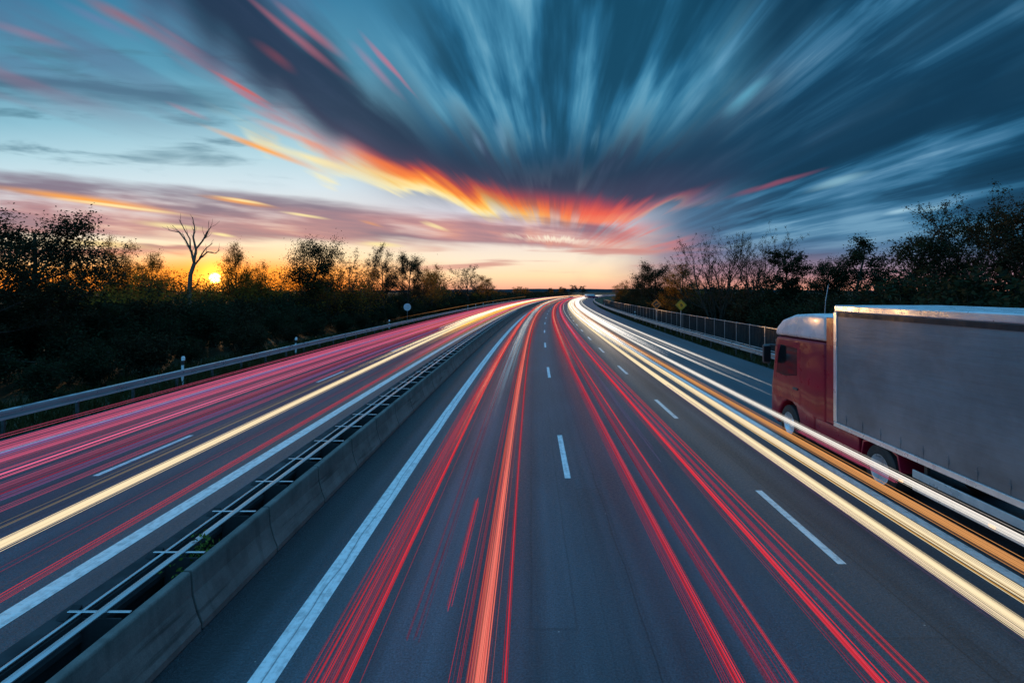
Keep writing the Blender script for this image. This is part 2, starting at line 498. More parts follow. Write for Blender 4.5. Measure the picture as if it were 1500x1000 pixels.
def concrete_mat():
    m, nt = new_mat('barrier_concrete')
    g = nt.n.new('ShaderNodeNewGeometry')
    v = g.outputs['Position']
    sp = nt.n.new('ShaderNodeSeparateXYZ')
    nt.l.new(v, sp.inputs[0])
    x, y, z = (E(nt, sp.outputs[i]) for i in range(3))
    a = nt.noise(nt.vec(x * 2.0, y * 1.3, z * 2.0), 1.0, 5.0, 0.65)
    drip = nt.noise(nt.vec(x, y * 9.0, z * 0.7), 1.0, 4.0, 0.6)
    scuff = nt.sm(nt.noise(nt.vec(x * 3.0, y * 0.55, z * 11.0), 1.0, 4.0, 0.6), 0.56, 0.70) * nt.sm(z, 0.62, 0.40) * nt.sm(z, 0.06, 0.18)
    stain = nt.sm(nt.noise(nt.vec(x, y * 2.6, z * 0.5 + 7.0), 1.0, 3.0, 0.6), 0.58, 0.72)
    pits = nt.noise(v, 60.0, 3.0, 0.6)
    k = nt.sm(a, 0.3, 0.7, 0.72, 1.2) * nt.sm(drip, 0.35, 0.7, 0.90, 1.06) * nt.sm(pits, 0.3, 0.7, 0.88, 1.1) * (1.0 - scuff * 0.5) * (1.0 - stain * 0.3)
    vm = nt.n.new('ShaderNodeVectorMath')
    vm.operation = 'SCALE'
    vm.inputs[0].default_value = (0.115, 0.11, 0.104)
    nt.put(vm.inputs['Scale'], k)
    p = principled(nt, vm.outputs[0], 0.85, 0.0, 0.3, bump(nt, pits + drip, 0.25, 0.008))
    surf(nt, p.outputs[0])
    return m


WEAR_SHADE = [(-3.75, 0.75, -0.62), (-2.2, 0.42, 0.10), (-0.35, 0.42, 0.10), (-1.35, 0.62, 0.65), (1.9, 0.42, 0.10), (3.6, 0.42, 0.10), (2.75, 0.5, 0.16), (5.7, 0.42, 0.12),  # negative entry is painted barrier shade, the strongest pale one a painted vehicle blur
       (-8.8, 0.5, 0.12), (-7.4, 0.5, 0.10), (-12.4, 0.5, 0.10)]
M_ASPH = asphalt('road_asphalt', wear_shade_bands=WEAR_SHADE)
M_PAINT = paint_mat('road_paint')
M_SOIL = ground_mat()
M_CONC = concrete_mat()
M_STEEL = mat('galvanised_steel', (0.50, 0.53, 0.56), 0.34, 0.75, 0.06, 0.8)
M_STEEL_D = mat('weathered_steel', (0.10, 0.105, 0.11), 0.6, 0.4, 0.3, 6.0)
M_BLACK = mat('black_rubber', (0.018, 0.018, 0.02), 0.75, 0.0, 0.2)
M_BARK = mat('tree_bark', (0.045, 0.036, 0.028), 0.95, 0.0, 0.4, 5.0, 0.1, 0.6, 12.0)
M_PALEBARK = mat('pale_dead_wood', (0.16, 0.10, 0.07), 0.9, 0.0, 0.3, 4.0, 0.1)
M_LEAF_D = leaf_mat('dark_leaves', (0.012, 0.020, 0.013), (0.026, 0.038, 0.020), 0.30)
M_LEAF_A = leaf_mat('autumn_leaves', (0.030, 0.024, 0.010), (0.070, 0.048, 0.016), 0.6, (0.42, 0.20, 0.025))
M_LEAF_B = leaf_mat('rusty_leaves', (0.018, 0.018, 0.012), (0.040, 0.034, 0.018), 0.15)
M_LEAF_G = leaf_mat('green_leaves', (0.05, 0.09, 0.02), (0.14, 0.18, 0.04), 0.15)
M_GRASS = leaf_mat('grass_blades', (0.028, 0.036, 0.014), (0.065, 0.060, 0.026), 0.3)


# ------------------------------------------------------------------ mesh helpers
class MB:
    def __init__(self):
        self.v, self.f, self.uv = [], [], {}

    def add(self, verts, faces):
        o = len(self.v)
        self.v += [tuple(p) for p in verts]
        self.f += [tuple(i + o for i in f) for f in faces]
        return o

    def box(self, x0, x1, y0, y1, z0, z1):
        self.add([(x0, y0, z0), (x1, y0, z0), (x1, y1, z0), (x0, y1, z0), (x0, y0, z1), (x1, y0, z1), (x1, y1, z1), (x0, y1, z1)],
                 [(0, 3, 2, 1), (4, 5, 6, 7), (0, 1, 5, 4), (1, 2, 6, 5), (2, 3, 7, 6), (3, 0, 4, 7)])
        return self

    def prism_x(self, prof, x0, x1):
        """closed (y, z) outline pushed along x"""
        n = len(prof)
        self.add([(x0, a, b) for a, b in prof] + [(x1, a, b) for a, b in prof],
                 [tuple(range(n))[::-1], tuple(range(n, 2 * n))] + [(i, (i + 1) % n, (i + 1) % n + n, i + n) for i in range(n)])
        return self

    def prism_z(self, prof, z0, z1):
        n = len(prof)
        self.add([(a, b, z0) for a, b in prof] + [(a, b, z1) for a, b in prof],
                 [tuple(range(n))[::-1], tuple(range(n, 2 * n))] + [(i, (i + 1) % n, (i + 1) % n + n, i + n) for i in range(n)])
        return self

    def prism_y(self, prof, y0, y1):
        n = len(prof)
        self.add([(a, y0, b) for a, b in prof] + [(a, y1, b) for a, b in prof],
                 [tuple(range(n)), tuple(range(n, 2 * n))[::-1]] + [(i, i + n, (i + 1) % n + n, (i + 1) % n) for i in range(n)])
        return self

    def cyl(self, p0, p1, r0, r1=None, n=10, cap=True):
        r1 = r0 if r1 is None else r1
        p0, p1 = Vector(p0), Vector(p1)
        d = (p1 - p0).normalized()
        a = d.orthogonal().normalized()
        b = d.cross(a)
        vs = []
        for p, r in ((p0, r0), (p1, r1)):
            vs += [p + (a * math.cos(2 * math.pi * i / n) + b * math.sin(2 * math.pi * i / n)) * r for i in range(n)]
        fs = [(i, (i + 1) % n, (i + 1) % n + n, i + n) for i in range(n)]
        if cap:
            fs += [tuple(range(n))[::-1], tuple(range(n, 2 * n))]
        self.add(vs, fs)
        return self

    def lathe_x(self, prof, cx, cy, cz, n=28):
        """(x, radius) outline turned about the x axis"""
        k = len(prof)
        vs = [(cx + a, cy + r * math.cos(2 * math.pi * i / n), cz + r * math.sin(2 * math.pi * i / n)) for i in range(n) for a, r in prof]
        self.add(vs, [(i * k + j, ((i + 1) % n) * k + j, ((i + 1) % n) * k + j + 1, i * k + j + 1) for i in range(n) for j in range(k - 1)])
        return self

    def sweep(self, prof, path, closed=True):
        """(lateral, up) outline carried along a path of (point, side, up)"""
        n = len(prof)
        vs = []
        for p, sd, upv in path:
            vs += [Vector(p) + Vector(sd) * a + Vector(upv) * b for a, b in prof]
        m = n if closed else n - 1
        fs = [(k * n + i, k * n + (i + 1) % n, (k + 1) * n + (i + 1) % n, (k + 1) * n + i) for k in range(len(path) - 1) for i in range(m)]
        if closed:
            fs += [tuple(range(n))[::-1], tuple((len(path) - 1) * n + i for i in range(n))]
        self.add(vs, fs)
        return self

    def build(self, name, material, parent=None, bevel=0.0, smooth=False, loc=None, seg=2):
        me = bpy.data.meshes.new(name)
        me.from_pydata(self.v, [], self.f)
        bm = bmesh.new()
        bm.from_mesh(me)
        bmesh.ops.recalc_face_normals(bm, faces=bm.faces)
        if bevel:
            es = [e for e in bm.edges if len(e.link_faces) == 2 and e.calc_face_angle(0) > R(25)]
            bmesh.ops.bevel(bm, geom=es, offset=bevel, segments=seg, profile=0.5, affect='EDGES', clamp_overlap=True)
        bm.to_mesh(me)
        bm.free()
        if smooth:
            me.polygons.foreach_set('use_smooth', [True] * len(me.polygons))
            try:
                me.set_sharp_from_angle(angle=R(38))
            except Exception:
                pass
        me.materials.append(material)
        o = bpy.data.objects.new(name, me)
        COL.objects.link(o)
        if parent is not None:
            o.parent = parent
        if loc is not None:
            o.location = loc
        return o


def tag(o, label=None, cat=None, group=None, kind=None):
    if label: o['label'] = label
    if cat: o['category'] = cat
    if group: o['group'] = group
    if kind: o['kind'] = kind
    return o


def thing(name, loc, label, cat, group=None, rz=0.0):
    o = bpy.data.objects.new(name, None)
    o.empty_display_size = 0.3
    o.location = loc
    o.rotation_euler = (0, 0, rz)
    COL.objects.link(o)
    return tag(o, label, cat, group)


def copy_tree(o, parent=None):
    c = o.copy()
    COL.objects.link(c)
    c.parent = parent
    for ch in [q for q in o.children]:
        copy_tree(ch, c)
    return c


# ------------------------------------------------------------------ road alignment: straight near, sweeping right far off
CURV = 2.75e-4


def P(d, y, z=0.0):
    return Vector((d + CURV * y * y, y, z))


def side(y):
    a = math.atan(2 * CURV * y)
    return Vector((math.cos(a), -math.sin(a), 0))


def stations(y0, y1):
    ys, y = [], y0
    while y < y1:
        ys.append(y)
        y += max(1.2, abs(y) * 0.055)
    return ys + [y1]


def strip(name, d0, d1, y0, y1, z, material, nd=1, parent=None):
    ys = stations(y0, y1)
    vs, fs, uvs = [], [], []
    for y in ys:
        for i in range(nd + 1):
            d = d0 + (d1 - d0) * i / nd
            vs.append(P(d, y, z))
            uvs.append((d, y))
    for k in range(len(ys) - 1):
        for i in range(nd):
            a = k * (nd + 1) + i
            fs.append((a, a + 1, a + nd + 2, a + nd + 1))
    me = bpy.data.meshes.new(name)
    me.from_pydata(vs, [], fs)
    ul = me.uv_layers.new(name='UVMap')
    for lp in me.loops:
        ul.data[lp.index].uv = uvs[lp.vertex_index]
    me.materials.append(material)
    o = bpy.data.objects.new(name, me)
    COL.objects.link(o)
    if parent: o.parent = parent
    return o


def path_at(d, z, y0, y1):
    return [(P(d, y, z), side(y), Vector((0, 0, 1))) for y in stations(y0, y1)]


ROAD_END = 640
# ground
g = MB()
gx = [-3000, -600, -120, -40, -20, 20, 40, 120, 600, 3000]
gy = [-60, -20, 10, 40, 90, 200, 500, 1500, 6000]
idx = [[g.add([(x, y, -0.12)], []) for x in gx] for y in gy]
for j in range(len(gy) - 1):
    for i in range(len(gx) - 1):
        g.f.append((idx[j][i], idx[j][i + 1], idx[j + 1][i + 1], idx[j + 1][i]))
tag(g.build('ground', M_SOIL), kind='structure')

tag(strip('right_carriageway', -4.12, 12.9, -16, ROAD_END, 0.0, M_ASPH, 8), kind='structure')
tag(strip('left_carriageway', -14.9, -5.0, -16, ROAD_END, 0.0, M_ASPH, 6), kind='structure')

Z1 = 0.004
marks = [('edge_line', -3.02, -2.72), ('edge_line', 7.02, 7.22), ('edge_line', -6.88, -6.58), ('edge_line', -13.9, -13.65)]
for n_, a_, b_ in marks:
    tag(strip(n_, a_, b_, -10, ROAD_END - 5, Z1, M_PAINT), kind='structure')
for (dc, y_first, per, ln) in ((0.86, 12.25, 14.2, 3.65), (4.82, 8.4, 9.6, 3.1), (-9.86, 12.4, 12.7, 3.5)):
    for k in range(-1, 30):
        y = y_first + k * per
        if y < -6: continue
        tag(strip('lane_dash', dc - 0.068, dc + 0.068, y, y + ln, Z1, M_PAINT), kind='structure')

# low far ridge
hb = MB()
rng = random.Random(3)
prof = []
for i in range(60):
    x = -900 + i * 55
    prof.append((x, 1700 + 60 * math.sin(i * 0.7), 3.5 + 6.0 * max(0, math.sin((i - 6) * 0.11)) + rng.random() * 2.0))
vs = []
for x, y, h in prof:
    vs += [(x, y - 260, -0.5), (x, y - 40, h * 0.8), (x, y, h), (x, y + 200, -0.5)]
hb.add(vs, [(k * 4 + i, (k + 1) * 4 + i, (k + 1) * 4 + i + 1, k * 4 + i + 1) for k in range(len(prof) - 1) for i in range(3)])
tag(hb.build('hills', mat('hill_woods', (0.030, 0.034, 0.040), 1.0, 0, 0.4, 0.02, 0.0), smooth=True), kind='structure')


# ------------------------------------------------------------------ median: concrete barrier blocks and steel rail
def barrier_profile():
    return [(-4.045, 0.0), (-4.045, 0.09), (-4.10, 0.22), (-4.162, 0.44), (-4.178, 0.715), (-4.195, 0.735), (-4.285, 0.735), (-4.30, 0.715), (-4.33, 0.0)]


BL = 2.02
Y_B0 = -1.31
bm_ = MB()
bm_.prism_y([(a + 4.23, b) for a, b in barrier_profile()], 0.018, BL - 0.018)
for yy in (0.35, 1.5):      # drainage feet
    pass
first = None
for i in range(62):
    y = Y_B0 + i * BL
    p = P(-4.23, y, 0.0)
    rot = -math.atan(2 * CURV * (y + BL / 2))
    if first is None:
        first = bm_.build('concrete_barrier', M_CONC, bevel=0.012)
        o = first
    else:
        o = first.copy()
        COL.objects.link(o)
    o.location = p
    o.rotation_euler = (0, 0, rot)
    lab = 'grey concrete barrier block in the row along the left edge of the near carriageway'
    tag(o, lab, 'barrier', 'concrete barrier blocks along the median')
lb = MB().sweep([(a + 4.23, b) for a, b in barrier_profile()], path_at(-4.23, 0.0, Y_B0 + 62 * BL + 0.012, 420))
tag(lb.build('concrete_barrier', M_CONC), 'long far run of grey concrete barrier curving right beyond the near blocks', 'barrier')
# brown-black tar strip of the barrier foot
tag(strip('median_strip', -5.0, -4.12, -16, ROAD_END, -0.02, M_SOIL), kind='structure')

M_DARKWALL = mat('dark_wall', (0.030, 0.032, 0.036), 0.8, 0.1, 0.35, 2.0, 0.2)
mr = thing('median_guardrail', P(-4.75, 0), 'galvanised steel rail with black posts and cross bars behind the concrete barrier', 'guardrail')
off = -mr.location
WPROF = [(0.0, 0.0), (0.045, 0.02), (0.045, 0.085), (0.005, 0.12), (0.005, 0.185), (0.045, 0.22), (0.045, 0.285), (0.0, 0.305),
         (-0.006, 0.303), (0.037, 0.28), (0.037, 0.225), (-0.003, 0.188), (-0.003, 0.117), (0.037, 0.08), (0.037, 0.025), (-0.004, 0.004)]


def rel(path, o):
    return [(Vector(p) - o, s_, u_) for p, s_, u_ in path]


w = MB().sweep([(a * 1.3, b) for a, b in WPROF], rel(path_at(-4.855, 0.42, -4, 420), mr.location))
w.build('beam', M_DARKWALL, mr, smooth=True)
w = MB().sweep([(-0.022, 0.0), (0.022, 0.0), (0.022, 0.012), (0.0, 0.016), (-0.022, 0.010)], rel(path_at(-4.825, 0.735, -4, 420), mr.location))
w.build('flange', M_STEEL, mr)
w = MB().sweep([(-0.15, 0.0), (0.10, 0.0), (0.10, 0.68), (0.06, 0.76), (-0.09, 0.78), (-0.15, 0.72)], rel(path_at(-4.97, -0.05, -4, 420), mr.location))
w.build('side_wall', M_DARKWALL, mr)
w = MB().sweep([(-0.045, 0.0), (0.045, 0.0), (0.045, 0.012), (0.0, 0.018), (-0.045, 0.012)], rel(path_at(-4.575, 0.765, -4, 420), mr.location))
w.build('top_rail', M_STEEL, mr)
post_me = cross_me = cap_me = None
pm = MB().box(0.06, 0.50, -0.012, 0.012, -0.1, 0.68)
cm = MB().box(-0.08, 0.60, -0.018, 0.018, 0.742, 0.757)
km = MB().prism_x([(-0.09, 0.0), (-0.10, 0.10), (-0.03, 0.15), (0.02, 0.11), (0.09, 0.16), (0.10, 0.02)], -0.14, -0.03)
for v_ in range(len(km.v)):
    x_, y_, z_ = km.v[v_]
    km.v[v_] = (x_ + 0.02, y_ * 1.2, z_ * 0.8 + 0.64)
for i in range(70):
    y = 3.2 + i * 1.34
    loc = P(-4.88, y) - mr.location
    for nm, mb_, mt in (('bulkhead', pm, M_DARKWALL), ('cross_bar', cm, M_STEEL), ('bracket', km, M_DARKWALL)):
        key = 'MED_' + nm
        if key not in MATS:
            MATS[key] = mb_.build(nm, mt, mr, bevel=0.004, seg=1)
            o = MATS[key]
        else:
            o = MATS[key].copy()
            COL.objects.link(o)
            o.parent = mr
        o.location = loc


# ------------------------------------------------------------------ plants
def rand_unit(rs, n):
    v = rs.normal(size=(n, 3))
    return v / np.linalg.norm(v, axis=1, keepdims=True)


def leaf_mesh(name, centers, size, rs, material, droop=0.0, aspect=0.6):
    n = len(centers)
    a = rand_unit(rs, n)
    if droop:
        a[:, 2] -= droop
        a /= np.linalg.norm(a, axis=1, keepdims=True)
    b = np.cross(a, rand_unit(rs, n))
    b /= np.maximum(np.linalg.norm(b, axis=1, keepdims=True), 1e-6)
    sz = size * rs.uniform(0.6, 1.4, size=(n, 1))
    k = rs.uniform(-0.25, 0.25, size=(n, 1))
    nrm = np.cross(a, b)
    v = np.empty((n, 4, 3))
    v[:, 0] = centers - a * sz
    v[:, 1] = centers + b * sz * aspect + nrm * sz * k
    v[:, 2] = centers + a * sz
    v[:, 3] = centers - b * sz * aspect + nrm * sz * k
    me = bpy.data.meshes.new(name)
    me.vertices.add(n * 4)
    me.vertices.foreach_set('co', v.reshape(-1).astype(np.float32))
    me.loops.add(n * 4)
    me.loops.foreach_set('vertex_index', np.arange(n * 4, dtype=np.int32))
    me.polygons.add(n)
    me.polygons.foreach_set('loop_start', np.arange(0, n * 4, 4, dtype=np.int32))
    me.update(calc_edges=True)
    me.validate()
    me.materials.append(material)
    return me


def wood_mesh(name, segs, material, sides=5):
    mb = MB()
    for p0, p1, r0, r1 in segs:
        mb.cyl(p0, p1, r0, r1, sides if r0 > 0.02 else 3, cap=False)
    me = bpy.data.meshes.new(name)
    me.from_pydata(mb.v, [], mb.f)
    me.polygons.foreach_set('use_smooth', [True] * len(me.polygons))
    me.materials.append(material)
    return me


def grow(rs, height, levels=3, kids=(7, 5, 4), spread=(50, 45, 40), lens=(0.5, 0.45, 0.45), up=0.25, r0=None, base=0.25, bend=0.16, fork=1, lean=0.0, taper=0.25):
    segs, tips = [], []

    def branch(p, d, L, r, lv):
        n = 5 if lv == 0 else 4 if lv == 1 else 3
        pts = [p]
        dd = d.copy()
        for i in range(n):
            dd = dd + rs.normal(size=3) * bend * (0.5 if lv == 0 else 1.0)
            dd[2] += up * 0.25 * (1 if lv else 0.3)
            dd /= np.linalg.norm(dd)
            pts.append(pts[-1] + dd * L / n)
        for i in range(n):
            ra = r * (1 - (1 - taper) * i / n)
            rb = r * (1 - (1 - taper) * (i + 1) / n)
            segs.append((Vector(pts[i]), Vector(pts[i + 1]), max(ra, 0.011), max(rb, 0.009)))
        if lv >= levels - 1:
            for q in pts[1:]:
                tips.append(q)
            return
        nk = max(2, int(round(kids[lv] * rs.uniform(0.8, 1.2))))
        az = rs.uniform(0, 6.28)
        for k in range(nk):
            f = base + (1 - base) * (k + rs.uniform(0.2, 0.9)) / nk if lv == 0 else rs.uniform(0.25, 1.0)
            f = min(f, 0.99)
            i = min(int(f * n), n - 1)
            q = pts[i] + (pts[i + 1] - pts[i]) * (f * n - i)
            ax = (pts[i + 1] - pts[i])
            ax = ax / np.linalg.norm(ax)
            az += 2.4 + rs.uniform(-0.5, 0.5)
            o1 = np.cross(ax, [0.31, 0.9, 0.2]); o1 /= np.linalg.norm(o1)
            o2 = np.cross(ax, o1)
            sa = R(spread[lv] * rs.uniform(0.7, 1.25))
            nd = ax * math.cos(sa) + (o1 * math.cos(az) + o2 * math.sin(az)) * math.sin(sa)
            nl = L * lens[lv] * rs.uniform(0.7, 1.2) * ((1.15 - 0.55 * f) if lv == 0 else 1.0)
            branch(q, nd, nl, r * (1 - 0.7 * f) * 0.62, lv + 1)
        tips.append(pts[-1])

    r0 = r0 or height * 0.022
    for _ in range(fork):
        d = np.array([rs.normal() * (0.06 + lean), rs.normal() * (0.06 + lean), 1.0])
        if fork > 1:
            d[:2] += rs.normal(size=2) * 0.22
        d /= np.linalg.norm(d)
        branch(np.array([rs.normal() * 0.1 * (fork > 1), rs.normal() * 0.1 * (fork > 1), -0.15]), d, height * (1.0 if fork == 1 else rs.uniform(0.75, 1.0)), r0 / math.sqrt(fork), 0)
    return segs, np.array(tips)


def tree_proto(seed, name, height, leafmat, nleaf, lsize, sigma, bark=M_BARK, droop=0.0, twig_bias=None, **kw):
    rs = np.random.RandomState(seed)
    segs, tips = grow(rs, height, **kw)
    tr = wood_mesh('trunk', segs, bark)
    if nleaf:
        if twig_bias:
            tips = tips[tips[:, 2] > twig_bias * height]
        pick = tips[rs.randint(0, len(tips), nleaf)]
        c = pick + rs.normal(size=(nleaf, 3)) * sigma * rs.uniform(0.3, 1.2, size=(nleaf, 1))
        if droop:
            c[:, 2] -= np.abs(rs.normal(size=nleaf)) * droop
        c[:, 2] = np.maximum(c[:, 2], 0.1)
        lm = leaf_mesh('crown', c, lsize, rs, leafmat, 0.6 if droop else 0.0)
    else:
        lm = None
    top = float(np.percentile(c[:, 2], 99.6)) if nleaf else height
    return (name, tr, lm, top)


def plant_tree(proto, loc, h, label, cat='tree', group=None, rz=None, sx=1.0, names=('trunk', 'crown')):
    name, tr, lm, h0 = proto
    t_ = thing(name, loc, label, cat, group, (loc[0] * 12.9 + loc[1] * 7.7) % 6.28 if rz is None else rz)
    k = h / h0
    sx *= 1.3 if cat == 'tree' else 1.0
    t_.scale = (k * sx, k * sx, k)
    for nm, me in ((names[0], tr), (names[1], lm)):
        if me is None: continue
        o = bpy.data.objects.new(nm, me)
        COL.objects.link(o)
        o.parent = t_
    return t_


def at(px, y, lab=None):
    """ground point seen at picture column px (0..1500) and distance y"""
    return Vector(((px - 773) * y / 800, y, -0.1))


def hgt(py, y):
    return CAM_H + (426 - py) * y / 800 + 0.1


BROAD = [tree_proto(10 + i, 'broadleaf_tree', 10, M_LEAF_B if i != 1 else M_LEAF_D, 22000, 0.066, 0.34, kids=(18, 7, 4), spread=(62, 50, 48), lens=(0.40, 0.5, 0.5), base=0.24, bend=0.12) for i in range(3)]
AUTUMN = [tree_proto(20 + i, 'autumn_tree', 9, M_LEAF_A, 18000, 0.058, 0.36, kids=(18, 7, 4), spread=(50, 45, 45), lens=(0.40, 0.45, 0.5), base=0.2) for i in range(2)]
SPARSE = [tree_proto(30 + i, 'sparse_tree', 10, M_LEAF_D, 13000, 0.055, 0.17, kids=(10, 7, 5), spread=(34, 34, 38), lens=(0.62, 0.5, 0.45), up=0.6, fork=2, base=0.12) for i in range(2)]
FORKY = tree_proto(41, 'spreading_tree', 10, M_LEAF_D, 14000, 0.052, 0.16, kids=(9, 7, 5), spread=(38, 40, 40), lens=(0.66, 0.5, 0.45), up=0.7, fork=4, base=0.15, r0=0.36)
BIRCH = tree_proto(43, 'birch_tree', 9, M_LEAF_D, 12000, 0.06, 0.22, kids=(16, 7, 3), spread=(52, 60, 60), lens=(0.34, 0.55, 0.6), up=-0.5, base=0.18, droop=0.35)
PINE = tree_proto(47, 'pine_tree', 9, M_LEAF_D, 13000, 0.065, 0.26, kids=(13, 5, 3), spread=(66, 45, 40), lens=(0.30, 0.38, 0.5), up=0.3, base=0.42)
CONE = tree_proto(49, 'conifer_tree', 8, M_LEAF_D, 15000, 0.07, 0.22, kids=(26, 6, 3), spread=(62, 40, 40), lens=(0.33, 0.35, 0.4), up=0.4, base=0.06, taper=0.08)
ROUND = tree_proto(81, 'round_tree', 9, M_LEAF_D, 24000, 0.065, 0.5, kids=(22, 7, 4), spread=(64, 52, 48), lens=(0.36, 0.5, 0.5), base=0.26, bend=0.10)
GOLD = [tree_proto(70 + i, 'golden_bush', 5, M_LEAF_A, 2300, 0.07, 0.40, kids=(8, 6, 4), spread=(42, 45, 45), lens=(0.55, 0.5, 0.5), up=0.5, fork=5, base=0.15, r0=0.09) for i in range(2)]
SHRUB = [tree_proto(60 + i, 'shrub', 3.2, (M_LEAF_D, M_LEAF_D, M_LEAF_B)[i], 5200, 0.075, 0.26, kids=(7, 5, 4), spread=(40, 42, 45), lens=(0.62, 0.5, 0.5), up=0.5, fork=6, base=0.05, r0=0.07) for i in range(3)]

# --- left trees: (column, distance, row of the top, kind, label)
LT = [
    (40, 27, 305, BROAD[0], 'tall broad brown tree at the far left edge of the picture', 1.15),
    (-40, 23, 340, BROAD[2], 'brown tree cut off by the left edge of the picture', 1.1),
    (178, 52, 348, AUTUMN[0], 'round golden-brown tree left of the dead tree', 0.62),
    (222, 50, 372, AUTUMN[1], 'low autumn tree just left of the dead tree', 0.8),
    (122, 62, 376, PINE, 'small dark tree showing above the glowing hedge at far left', 0.6),
    (346, 50, 358, AUTUMN[1], 'golden backlit tree to the right of the low sun', 0.6),
    (382, 54, 384, AUTUMN[0], 'low golden tree between the sun and the round dark tree', 0.75),
    (445, 56, 349, ROUND, 'round dense dark tree standing alone against the sunset', 0.85),
    (508, 62, 366, SPARSE[0], 'thin-leaved sparse tree right of the round dark tree', 1.0),
    (565, 62, 360, BROAD[2], 'tall ragged tree above the round back of a road sign', 0.6),
    (598, 66, 372, BROAD[0], 'broad brown tree to the right of the ragged tree', 0.75),
    (632, 76, 388, AUTUMN[0], 'small orange tree right of the broad brown tree', 0.9),
    (687, 92, 388, SPARSE[1], 'airy orange tree where the left tree row drops away', 1.1),
    (712, 118, 404, AUTUMN[1], 'low orange tree at the lower right end of the left tree row', 1.1),
]


def clear_of_road(px, y):
    """distance at which this picture column lies at least 5 m behind the left guardrail"""
    k = (773 - px) / 800
    need = (-k + math.sqrt(k * k + 4 * CURV * 20.5)) / (2 * CURV)
    return max(y, need)


for px, y, top, pr, lab, sx in LT:
    y = clear_of_road(px, y)
    plant_tree(pr, at(px, y), hgt(top, y), lab, 'tree', None, None, sx)
dy = 47.0
dk_ = dy / 800
segs = []
for pts, ra, rb in (([(278, 470), (276, 430), (279, 402), (284, 384)], 0.20, 0.15), ([(284, 384), (279, 368), (272, 352), (261, 340), (247, 337)], 0.11, 0.02),
                    ([(279, 368), (277, 350), (270, 336), (262, 322)], 0.07, 0.02), ([(284, 384), (286, 366), (283, 348), (284, 334), (282, 318)], 0.12, 0.025),
                    ([(286, 366), (296, 352), (303, 340), (308, 332)], 0.08, 0.03), ([(296, 352), (300, 348), (306, 336)], 0.05, 0.02),
                    ([(282, 392), (292, 378), (304, 369), (314, 371), (322, 366)], 0.09, 0.02), ([(292, 378), (300, 364), (311, 356)], 0.06, 0.015),
                    ([(272, 352), (268, 345), (252, 330)], 0.04, 0.012)):
    q = [Vector(((px - 281) * dk_, (k % 2) * 0.12, CAM_H + (426 - py) * dk_ + 0.1)) for k, (px, py) in enumerate(pts)]
    for k in range(len(q) - 1):
        n_ = len(q) - 1
        segs.append((q[k], q[k + 1], ra + (rb - ra) * k / n_, ra + (rb - ra) * (k + 1) / n_))
rt_ = random.Random(4)
for a_, b_, r0_, r1_ in list(segs):
    if r0_ < 0.13:
        for _ in range(2):
            f_ = rt_.random()
            p_ = a_.lerp(b_, f_)
            d_ = ((b_ - a_).normalized() + Vector((rt_.uniform(-0.9, 0.9), rt_.uniform(-0.9, 0.9), rt_.uniform(0.0, 0.7)))).normalized()
            l_ = rt_.uniform(0.35, 0.95)
            m0 = p_ + d_ * l_ * 0.5
            m1 = m0 + (d_ + Vector((rt_.uniform(-0.3, 0.3), 0, 0.25))).normalized() * l_ * 0.5
            segs += [(p_, m0, min(0.03, r1_ * 0.6), 0.016), (m0, m1, 0.016, 0.008)]
dt_ = thing('dead_tree', at(281, dy), 'bare dead tree with forked branches just left of the low sun', 'tree')
o = bpy.data.objects.new('trunk', wood_mesh('trunk', segs, M_PALEBARK, 7))
COL.objects.link(o); o.parent = dt_

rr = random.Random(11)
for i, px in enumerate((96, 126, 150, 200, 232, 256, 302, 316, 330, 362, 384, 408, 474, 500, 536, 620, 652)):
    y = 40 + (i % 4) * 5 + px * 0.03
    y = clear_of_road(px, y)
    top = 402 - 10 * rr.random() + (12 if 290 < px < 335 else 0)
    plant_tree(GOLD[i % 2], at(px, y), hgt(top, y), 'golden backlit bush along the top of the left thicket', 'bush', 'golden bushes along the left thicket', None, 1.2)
# far trees on the left of the bend
far_l = []
for i in range(26):
    y = 130 + i * 12.5
    d = -21 - rr.random() * 12
    p = P(d, y, -0.1)
    hh = rr.uniform(3.6, 6.6)
    pr = rr.choice([AUTUMN[0], AUTUMN[1], SPARSE[0], SPARSE[1], BROAD[0]])
    plant_tree(pr, p, hh, 'small hazy tree in the far row along the outside of the bend', 'tree', 'far trees along the left of the bend', None, 1.2)
for px, y, top, lab in ((820, 470, 420, 'squat round tree on the skyline left of the far traffic'), (839, 480, 417.5, 'pointed tree on the skyline above the far car'),
                        (854, 480, 418.5, 'small tree on the skyline above the far white van')):
    plant_tree(BROAD[1], at(px, y), hgt(top, y), lab, 'tree', None, None, 1.2)

